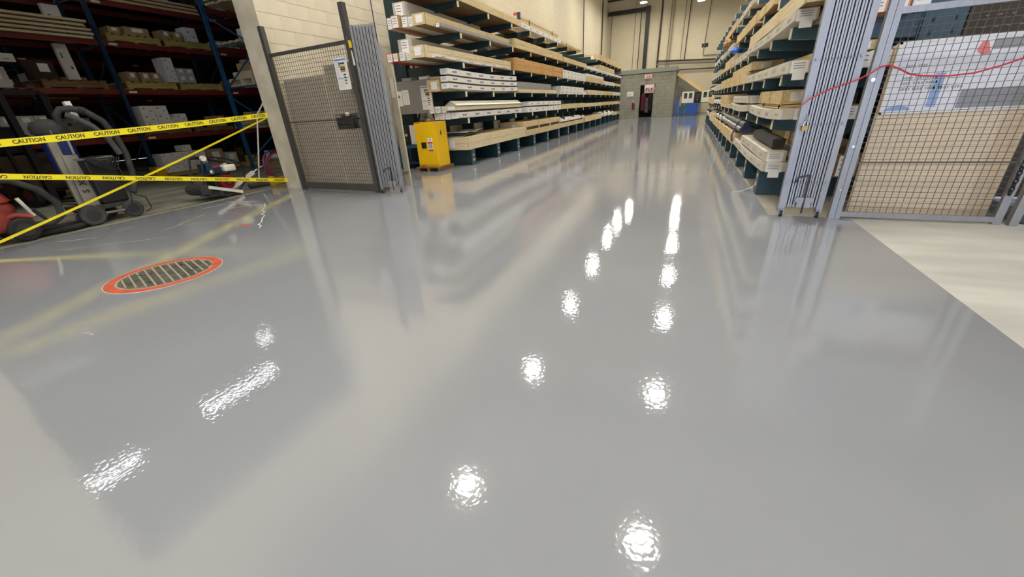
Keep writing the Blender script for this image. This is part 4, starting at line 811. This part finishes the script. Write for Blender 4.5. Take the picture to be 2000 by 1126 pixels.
pallet(XA, 4.1, ZA[0], 'on the lowest beams of the front rack', 'pine_dark'); stack(XA+.25, 4.2, ZA[0]+.125, 3, 2, .4, .28, .22, 'card_gray', 'grey carton on the lowest beams behind the dust extractor')
# second beams
for y in (6.8, 8.1): pallet(XA, y, ZA[1], 'on the second beams of the front rack')
for i, y in enumerate((6.9,7.2,7.45)): box(XA+.25, y, ZA[1]+.2, .4, .22, .22, 'card', f'brown carton with white label on the second beams, {ORD[i]} from the near post')
stack(XA+.25, 7.85, ZA[1]+.2, 1, 3, .45, .24, .2, 'card_white', 'tall white carton column on the second beams'); stack(XA+.25, 8.12, ZA[1]+.2, 2, 2, .45, .22, .18, 'card_gray', 'grey carton beside the white column on second beams')
pallet(XA, 5.2, ZA[1], 'on the second beams of the front rack', 'pine_dark'); box(XA+.1, 5.2, ZA[1]+.2, .4, .4, .38, 'plywood_dark', 'dark carton on the second beams behind the hose'); box(XA+.3, 5.75, ZA[1]+.2, .1, .22, .75, 'card_white', 'narrow white panel standing on the second beams beside the blue post')
box(XA+.3, 4.3, ZA[1]+.0, .4, .4, .4, 'card_gray', 'grey carton on the second beams above the dust extractor head')
# third and fourth beams
for y in (6.8, 8.1): pallet(XA, y, ZA[2], 'on the third beams of the front rack')
for i, (y, w_, h_, m) in enumerate(((6.9,.25,.14,'card'),(7.25,.55,.18,'card'),(8.1,.22,.2,'card'),(8.4,.22,.2,'card'),(8.75,.3,.35,'card_white'))): box(XA+.25, y, ZA[2]+.2, .4, w_, h_, m, f'{"white" if m == "card_white" else "tan"} carton on the third beams, {ORD[i]} from the near post')
box(XA+.3, 5.85, ZA[2]-.1, .1, .3, .75, 'card_white', 'wide white panel standing between beams at the upper near post')
def lumber(x, y, z, L, n, rows, m, lab):
    t = thing('lumber_stack', lab, 'lumber', (x,y,z), 0, 'lumber in the dark store')
    me = bx(-.06,.06,0,L,0,.05).mesh('board', m)
    for r in range(rows):
        for k in range(n): obj('board', me, None, t, (-.13*k+random.uniform(-.01,.01), random.uniform(-.06,.06), r*(.085)))
        if r < rows-1:
            for yy in (.3, L-.4): obj('spacer', bx(-.13*(n-1)-.06,.06,yy,yy+.06,r*.085+.05,r*.085+.085), 'pine_dark', t)
lumber(XA+.5, 3.95, ZA[2]+.0, 2.5, 5, 5, 'pine_pale', 'stack of pale lumber on the third beams at the upper corner of the opening'); lumber(XA+.5, 6.75, ZA[3], 2.5, 5, 3, 'pine', 'stack of tan lumber on the topmost beams between the navy posts'); lumber(XA+.5, 1.2, ZA[2], 2.5, 5, 5, 'pine_pale', 'stack of pale lumber on the third beams nearest the camera')
box(XA+.3, 4.0, ZA[1]+.52, .1, .5, .16, 'card_white', 'low white panel lying on edge below the pale lumber'); box(XA+.3, 4.55, ZA[1]+.52, .1, .45, .16, 'card_white', 'second low white panel on edge below the pale lumber')
# bay beyond the post (rack A 9.4+) and rack B
for i, z in enumerate(ZA[:3]):
    for k in range(3): box(XA+.2, 9.6+.45*k, z+.01, .4, .3, .3-.05*k, ('card_white','card','card_gray')[(k+i) % 3], f'{("white","brown","grey")[(k+i)%3]} carton on the {("lowest","second","third")[i]} beams behind the blue ended rack, {ORD[k]} from its post')
XB = -11.8
pallet(XB, 8.65, 2.28, 'on the second beams of the blue ended rack', 'pine_pale'); box(XB, 8.75, 2.28+.2, .8, .5, .16, 'pine_pale', 'pale wooden case on the second beams of the blue ended rack'); box(XB+.1, 8.8, 2.28+.365, .6, .45, .2, 'card', 'open brown carton under clear wrap on the blue ended rack')
t = thing('plastic_wrap', 'crinkled clear white plastic wrap draped over the open brown carton', 'wrap', (XB+.1,8.78,2.28+.57)); obj('wrap', MB().ball((0,.24,.03),.33,.27,.07,14,6,jit=.14), 'wrap_gray', t)
lumber(XB+.45, 8.6, 4.2, 3.0, 7, 3, 'pine', 'big stack of tan lumber on the top beams of the blue ended rack'); lumber(XB+.45, 8.6, 3.3, 3.0, 7, 1, 'pine', 'single layer of tan lumber on the third beams of the blue ended rack')
box(XB, 8.7, 1.155, .8, .6, .45, 'card', 'brown carton on the lowest beams of the blue ended rack'); box(XB, 9.4, 1.155, .6, .4, .3, 'card_white', 'white carton on the lowest beams of the blue ended rack'); box(XB+.1, 8.75, .0, .6, .5, .3, 'card', 'brown carton on the floor behind the white pole'); box(XB+.1, 8.8, .305, .5, .4, .2, 'card_white', 'white carton on the brown floor carton behind the white pole')
box(XB+.2, 9.0, 3.3+.09, .5, .5, .3, 'card_white', 'white carton on the lumber layer of the blue ended rack')
for i, (y, z, m) in enumerate(((0,1.2,'card'),(1.3,1.2,'card_white'),(4.3,1.2,'card'),(5.2,2.4,'card_gray'),(7.4,1.2,'card_white'),(2.0,2.4,'card'),(4.4,3.6,'card'),(7.4,2.4,'card'))): box(-20, y, z+.005, .9, .8, .6, m, f'large {("brown" if m == "card" else "pale")} carton on the far pallet rack, {ORD[i]} of eight')
for bay, (y0_, zi) in enumerate(((4.0,0),(4.0,1),(9.6,3),(6.75,3))):
    for k in range(4):
        m = ('card','card_white','plywood_dark','card_gray')[(k+bay) % 4]; z_ = ZA[zi]+.005 if zi < 3 else ZA[3]+.26
        if zi == 0: continue
        box(XA-.35, y0_+.62*k, z_, .5, .42, .24+.06*((k*2+bay) % 3), m, f'{("brown","white","dark","grey")[(k+bay)%4]} carton at rear of beam level {("one","two","three","four")[zi]}, bay {("before","before","past","beyond")[bay]} navy posts, {ORD[k]}')
# forklift parked in the dark
k_ = thing('forklift', 'dark forklift parked in the shadow between the racks behind the vacuums', 'forklift', (-12.3,3.9,0), 0.15)
obj('body', MB().prism([(-.9,.25),(.7,.25),(.7,.55),(.2,.6),(.1,.95),(-.9,1.0)], 'y', -.5, .5), 'plywood_dark', k_, bev=.03); obj('seat', MB().box(-.5,-.05,-.25,.25,.98,1.08).box(-.55,-.45,-.25,.25,1.05,1.5), 'black', k_, bev=.03)
for x in (-.6,.45):
    for y in (-.5,.42): 
        o = obj('wheel', MB().cyl((x,y,.24),(x,y+.1,.24),.24,18), 'rubber', k_); obj('hub', MB().cyl((x,y-.005,.24),(x,y+.105,.24),.11,12), 'coat_maroon', o)
for y in (-.3,.3): obj('mast_rail', bx(.72,.82,y-.05,y+.05,.05,2.05), 'black', k_)
for z in (.4,1.4,2.45): obj('mast_cross', bx(.73,.8,-.3,.3,z*.82,z*.82+.08), 'black', k_)
for x, y in ((-.75,-.45),(-.75,.41),(.4,-.45),(.4,.41)): obj('guard_post', bx(x,x+.05,y,y+.05,.6,2.1), 'black', k_)
for q_ in range(5): obj('guard_bar', bx(-.75,.45,-.43+.2*q_,-.40+.2*q_,2.1,2.14), 'black', k_)
for y in (-.25,.2): obj('fork', bx(.82,1.6,y,y+.1,.05,.09), 'dusty_black', k_)
obj('steering_wheel', MB().tube([(.12+.14*math.cos(a)*.5, .16*math.sin(a), 1.2+.14*math.cos(a)) for a in [2*PI*i/16 for i in range(16)]], .014, 6, True), 'black', k_)

# ------------------------------------------------------------------ far end: block office, door, signs
OX0, OX1, OY = -4.95, -1.0, 34.8
of = struct('wall_office', MB().box(OX0,-3.44,OY+.02,OY+.2,0,3.1).box(-2.46,OX1,OY+.02,OY+.2,0,3.1).box(-3.44,-2.46,OY+.02,OY+.2,2.3,3.1).box(OX1-.2,OX1,OY+.2,41,0,3.1).box(-7.1,OX0,OY+.02,OY+.2,0,3.1).box(-7.1,OX1,OY+.2,41,3.08,3.1), 'gray_joint')
bkm = MB()
for r in range(13):
    z = r*.235; x = OX0-(.235 if r % 2 else 0)
    while x < OX1:
        a, b_ = max(x+.006, OX0), min(x+.464, OX1)
        segs = [(a,b_)] if z > 2.25 else [(a, min(b_,-3.5)), (max(a,-2.40), b_)]
        for a_, c_ in segs:
            if c_-a_ > .03: bkm.box(a_, c_, OY, OY+.03, z+.006, min(z+.229, 3.1))
        x += .47
struct('block_course', bkm, 'gray_block', of); of.children[-1]['kind'] = 'stuff'
bks = MB()
for r in range(13):
    y = OY+.03-(.235 if r % 2 else 0)
    while y < 40.9:
        bks.box(OX1-.01,OX1+.012,max(y+.006,OY+.01),min(y+.464,41),r*.235+.006,min(r*.235+.229,3.1)); y += .47
struct('block_course', bks, 'gray_block', of); of.children[-1]['kind'] = 'stuff'
struct('roof_cap', MB().box(-7.1,OX1+.1,OY-.08,OY+.3,3.1,3.38).box(OX1-.3,OX1+.1,OY+.3,41,3.1,3.38), 'gray_cap', of, label='grey-green cap band along the office top')
struct('corner_trim', bx(OX1-.02,OX1+.04,OY-.03,OY+.04,0,3.1), 'gray_cap', of)
dr = struct('door_1', MB().box(-3.50,-3.44,OY-.03,OY+.2,0,2.36).box(-2.46,-2.40,OY-.03,OY+.2,0,2.36).box(-3.5,-2.4,OY-.03,OY+.2,2.3,2.36), 'gray_cap')
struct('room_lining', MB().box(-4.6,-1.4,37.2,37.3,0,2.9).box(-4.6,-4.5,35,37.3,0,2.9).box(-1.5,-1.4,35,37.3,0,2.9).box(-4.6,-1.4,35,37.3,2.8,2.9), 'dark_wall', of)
struct('threshold', bx(-3.44,-2.46,OY-.05,OY+.1,0,.012), 'steel', dr)
t = thing('added_fill_lamp', 'small added fill lamp inside the office doorway brightening the pink notice', 'lamp', (-2.9,35.5,2.7)); obj('lens', bx(-.15,.15,-.3,.3,.0,.02), 'office_fill', t); obj('housing', bx(-.17,.17,-.32,.32,.02,.09), 'white_paint', t)  # added fill lamp, makes the pink notice brighter
def coat(x, y, m, lab, wd=.36, z0=.5, z1=1.75):
    t = thing('coat', lab, 'coat', (x,y,z0), 0, 'clothes hanging in the office')
    obj('body', MB().tube([(0,0,0),(0,0,.3),(0,0,(z1-z0)*.7),(0,0,(z1-z0)*.92),(0,0,z1-z0)],[wd*.52,wd*.5,wd*.5,wd*.42,wd*.12],10), m, t)
    for s in (-1,1): obj('sleeve', MB().tube([(s*wd*.4,0,(z1-z0)*.88),(s*wd*.6,0,(z1-z0)*.6),(s*wd*.62,.02,(z1-z0)*.3)],[.08,.075,.06],8), m, t)
coat(-3.25,35.4,'coat_maroon','dark maroon coat hanging inside the office doorway beside the jamb',.3); coat(-2.95,35.5,'coat_gray','grey coat hanging in the middle of the office doorway',.32,.35,1.4); coat(-2.65,35.4,'coat_dark','dark brown coat hanging inside the office doorway at its far jamb',.28)
t = thing('pink_notice', 'pale pink notice with dark lettering inside the office doorway', 'sign', (-2.85,36.0,1.75)); obj('sheet', bx(-.4,.45,-.01,.01,0,.62), 'pink', t); obj('dark_lettering', MB().box(-.28,-.22,-.014,-.01,.12,.34).box(-.22,-.14,-.014,-.01,.30,.34).box(-.22,-.14,-.014,-.01,.22,.25).box(-.08,-.03,-.014,-.01,.12,.34).box(-.03,.04,-.014,-.01,.12,.16).box(.10,.15,-.014,-.01,.12,.34).box(.15,.24,-.014,-.01,.30,.34).box(.15,.22,-.014,-.01,.21,.24), 'ink', t)
obj('hanging_chain', MB().cyl((-.35,0,.62),(-.35,0,1.05),.01,5).cyl((.4,0,.62),(.4,0,1.05),.01,5), 'steel', t)
ex = thing('exit_sign', 'lit red and white exit sign on the grey block office above the door', 'sign', (-2.92,OY-.06,2.72)); obj('housing', bx(-.25,.25,-.03,.06,0,.28), 'exit_face', ex); obj('face', bx(-.19,.19,-.035,-.03,.04,.24), 'exit_glow', ex); text('lettering', 'EXIT', .17, 'exit_face', frame((0,-.038,.14), (1,0,0), (0,0,1)), ex)
fe = thing('fire_extinguisher', 'red fire extinguisher hung on the grey block office beside the door', 'extinguisher', (-3.86,OY-.10,.62)); obj('cylinder', MB().tube([(0,0,0),(0,0,.02),(0,0,.42),(0,0,.5)],[.07,.085,.085,.03],14), 'engine_red', fe); obj('valve', MB().cyl((0,0,.5),(0,0,.56),.03,8).box(-.08,.04,-.015,.015,.55,.58), 'white_paint', fe); obj('hose', MB().tube([(-.03,0,.54),(-.1,-.02,.45),(-.1,-.02,.2)],.014,6), 'rubber', fe); obj('hook', bx(-.05,.05,.08,.1,.3,.5), 'steel', fe)
t = thing('white_notice', 'white printed notice on the grey block office above the extinguisher', 'sign', (-4.18,OY-.012,1.58)); obj('sheet', bx(-.24,.24,-.01,.01,0,.32), 'paper', t); obj('print_line', MB().box(-.2,.2,-.013,-.01,.22,.24).box(-.2,.15,-.013,-.01,.14,.16).box(-.2,.1,-.013,-.01,.06,.08), 'faint_ink', t)
# back wall fittings
def pipe(lab, pts, r, m, name='wall_pipe', cat='pipe'):
    t = thing(name, lab, cat, pts[0], 0, 'pipes on the far wall'); P0 = Vector(pts[0]); obj('pipe', MB().tube([tuple(Vector(p_)-P0) for p_ in pts], r, 8), m, t)
    obj('bracket', MB().box(-r*1.8,r*1.8,-r*1.8,.16,-.04,.04), m, t)
t = thing('black_duct', 'thick black duct running along and down the far wall to the office roof', 'duct', (-7.1,40.5,8.1)); obj('duct_run', bx(0,3.4,-.14,.14,-.14,.14), 'pipe_black', t); obj('duct_drop', bx(3.12,3.4,-.14,.14,-4.7,-.14), 'pipe_black', t); obj('elbow', bx(3.08,3.46,-.18,.18,-.2,.2), 'pipe_dark', t); obj('duct_boot', bx(2.3,3.4,-.2,.2,-4.74,-4.6), 'pipe_black', t)
for i, (x, z0, z1, r, m) in enumerate(((-6.9,3.2,8.0,.03,'conduit'),(-4.9,3.2,9,.02,'conduit'),(-4.45,3.2,8,.03,'pipe_dark'),(-2.8,3.6,9.3,.06,'pipe_dark'),(-2.05,3.4,9.3,.03,'conduit'),(-1.85,3.4,9.3,.03,'conduit'),(-.95,4.2,9.3,.025,'conduit'),(-.62,4.3,9.3,.035,'pipe_dark'))):
    pipe(f'upright {"dark" if m == "pipe_dark" else "pale"} pipe on the far wall, {ORD[i]} from the black duct corner', [(x,40.85,z0),(x+.06,40.85,z1)], r, m)
pipe('thin pale conduit bending along the far wall above the cage-side rack', [(.95,40.9,9.3),(.78,40.9,4.45),(.82,40.9,4.38),(2.6,40.9,4.32)], .03, 'conduit')
pipe('upper dark horizontal pipe across the far wall above the plank ramp', [(-2.75,40.8,4.25),(2.8,40.8,3.95)], .06, 'pipe_dark'); pipe('lower dark horizontal pipe across the far wall above the plank ramp', [(-2.75,40.75,4.0),(2.8,40.75,3.75)], .04, 'conduit'); pipe('lowest dark horizontal pipe behind the plank ramp', [(-.95,40.8,3.46),(2.2,40.8,3.36)], .05, 'pipe_dark')
pipe('high dark sprinkler pipe crossing near the ceiling', [(-7.1,40.4,9.0),(4,40.4,9.15)], .07, 'pipe_dark'); pipe('upright dark pipe on the block wall corner', [(-7.05,37.6,3.2),(-7.05,37.6,8.6)], .05, 'pipe_dark'); pipe('upright thin dark pipe on the block wall above the rack', [(-7.08,31,4.0),(-7.08,31,9)], .03, 'pipe_dark')
t = thing('roof_truss', 'dark roof truss crossing above the far wall', 'truss', (-7.0,38.0,9.0)); obj('lower_chord', bx(0,12,-.06,.06,0,.1), 'pipe_dark', t); obj('upper_chord', bx(0,12,-.06,.06,.5,.6), 'pipe_dark', t)
for i in range(12): obj('web', MB().bar((i*1.0,0,.1),(i*1.0+.5,0,.5),.05,.05).bar((i*1.0+.5,0,.5),(i*1.0+1,0,.1),.05,.05), 'pipe_dark', t)
t = thing('vent_grille', 'small dark vent grille on the far wall', 'vent', (.85,40.97,4.98)); obj('frame', bx(-.24,.24,-.02,.02,-.02,.25), 'pipe_dark', t)
for i in range(4): obj('slat', bx(-.2,.2,-.035,-.02,.01+.055*i,.04+.055*i), 'pipe_black', t)
t = thing('plank_ramp', 'long sloping timber beam between the office corner and the white plastic crates', 'beam', (-.95,37.5,2.75)); 
obj('plank', MB().bar((0,0,.28),(2.1,0,-1.15),.3,.30,(0,1,0)), 'pine', t); obj('plank', MB().bar((-.05,-.2,.18),(2.0,-.2,-1.22),.06,.22,(0,1,0)), 'pine_pale', t); obj('end_post', bx(1.9,2.02,-.12,.0,-2.75,-1.15), 'gray_block', t); obj('end_post', bx(-.02,.1,.0,.12,-2.75,.2), 'gray_block', t)
t = thing('gray_partition', 'dark grey partition under the sloping timber beam at the far end', 'partition', (0.0,38.2,0)); obj('panel', MB().prism([(-.95,0),(1.1,0),(1.1,1.6),(-.95,2.9)], 'y', 0, .06), 'gray_block', t); obj('base_strip', bx(-.95,1.1,-.01,0,0,.12), 'gray_joint', t)
# plastic crates, rack, bins
t = thing('steel_table', 'dark steel table carrying the white plastic crates at the far end', 'table', (.68,34.6,0)); obj('tabletop', bx(-1.08,1.05,-.3,.3,.84,.88), 'steel_gap', t)
for x in (-1.03,.95):
    for y in (-.28,.22): obj('leg', bx(x,x+.05,y,y+.05,0,.84), 'steel_gap', t)
def pcrate(x, lab):
    t = thing('plastic_crate', lab, 'crate', (x,34.55,.88), 0, 'white plastic crates at the far end'); w_, h_ = .40, .76
    obj('base', bx(-w_,w_,-.25,.25,0,.30), 'crate_plastic', t); obj('top_rail', bx(-w_,w_,-.25,.25,.66,h_), 'crate_plastic', t); obj('back', bx(-w_,w_,.22,.25,.3,.66), 'crate_plastic', t)
    for a, c in ((-w_,-.28),(-.06,.06),(.28,w_)): obj('mullion', bx(a,c,-.25,-.2,.3,.66), 'crate_plastic', t)
    obj('dark_inside', bx(-.3,.3,-.1,.2,.3,.66), 'coat_gray', t)
pcrate(.02, 'white plastic crate with two openings standing beside the grey office'); pcrate(1.33, 'white plastic crate with two openings standing beside the cage-side rack')
t = thing('dark_equipment', 'dark machine standing between the two white plastic crates', 'machine', (.68,34.6,.88)); obj('body', bx(-.22,.22,-.2,.2,0,.70), 'black', t); obj('panel', bx(-.15,.15,-.21,-.2,.3,.6), 'rubber_gray', t); obj('knob', MB().cyl((0,-.24,.2),(0,-.21,.2),.05,8), 'rust', t)
t = thing('blue_bin', 'blue plastic wheeled bin standing under the white plastic crates', 'bin', (.36,34.2,0)); obj('tub', MB().prism([(-.40,.08),(.38,.08),(.45,.80),(-.47,.80)], 'y', -.3, .08), 'bin_blue', t, bev=.02); obj('rim', bx(-.5,.48,-.33,.1,.76,.82), 'bin_blue', t); obj('label_patch', bx(-.36,-.28,-.305,-.3,.45,.7), 'green_ink', t)
for x in (-.3,.28): obj('caster', MB().cyl((x,-.25,.04),(x+.03,-.25,.04),.04,10), 'rubber', t)
t = thing('blue_bin', 'small dark blue tub beside the large blue bin', 'bin', (-.32,34.5,0)); obj('tub', MB().prism([(-.16,0),(.16,0),(.2,.66),(-.2,.66)], 'y', -.2, .2), 'rack_blue', t); obj('rim', bx(-.22,.22,-.22,.22,.64,.68), 'rack_blue', t)
t = thing('hand_truck', 'tall narrow blue hand truck leaning by the office corner', 'truck', (-.75,34.5,0)); obj('plate', MB().bar((0,0,.08),(.08,.1,1.2),.16,.03,(0,1,0)), 'bin_blue', t); obj('toe', bx(-.1,.1,-.2,.02,.02,.04), 'bin_blue', t)
for s in (-1,1): obj('rail', MB().cyl((s*.09,.02,.08),(s*.09+.08,.12,1.4),.015,6), 'rack_navy', t); obj('wheel', MB().cyl((s*.11-.02,.06,.08),(s*.11+.02,.06,.08),.08,12), 'rubber', t)
t = thing('leaning_panel', 'pale beige board leaning behind the blue hand truck', 'board', (-.45,35.1,0)); obj('board', MB().bar((0,0,0),(0.02,.12,1.35),.22,.03,(0,1,0)), 'sheet_gray', t); obj('edge', MB().bar((.12,-.01,0),(.14,.11,1.35),.02,.035,(0,1,0)), 'worn_cream', t)
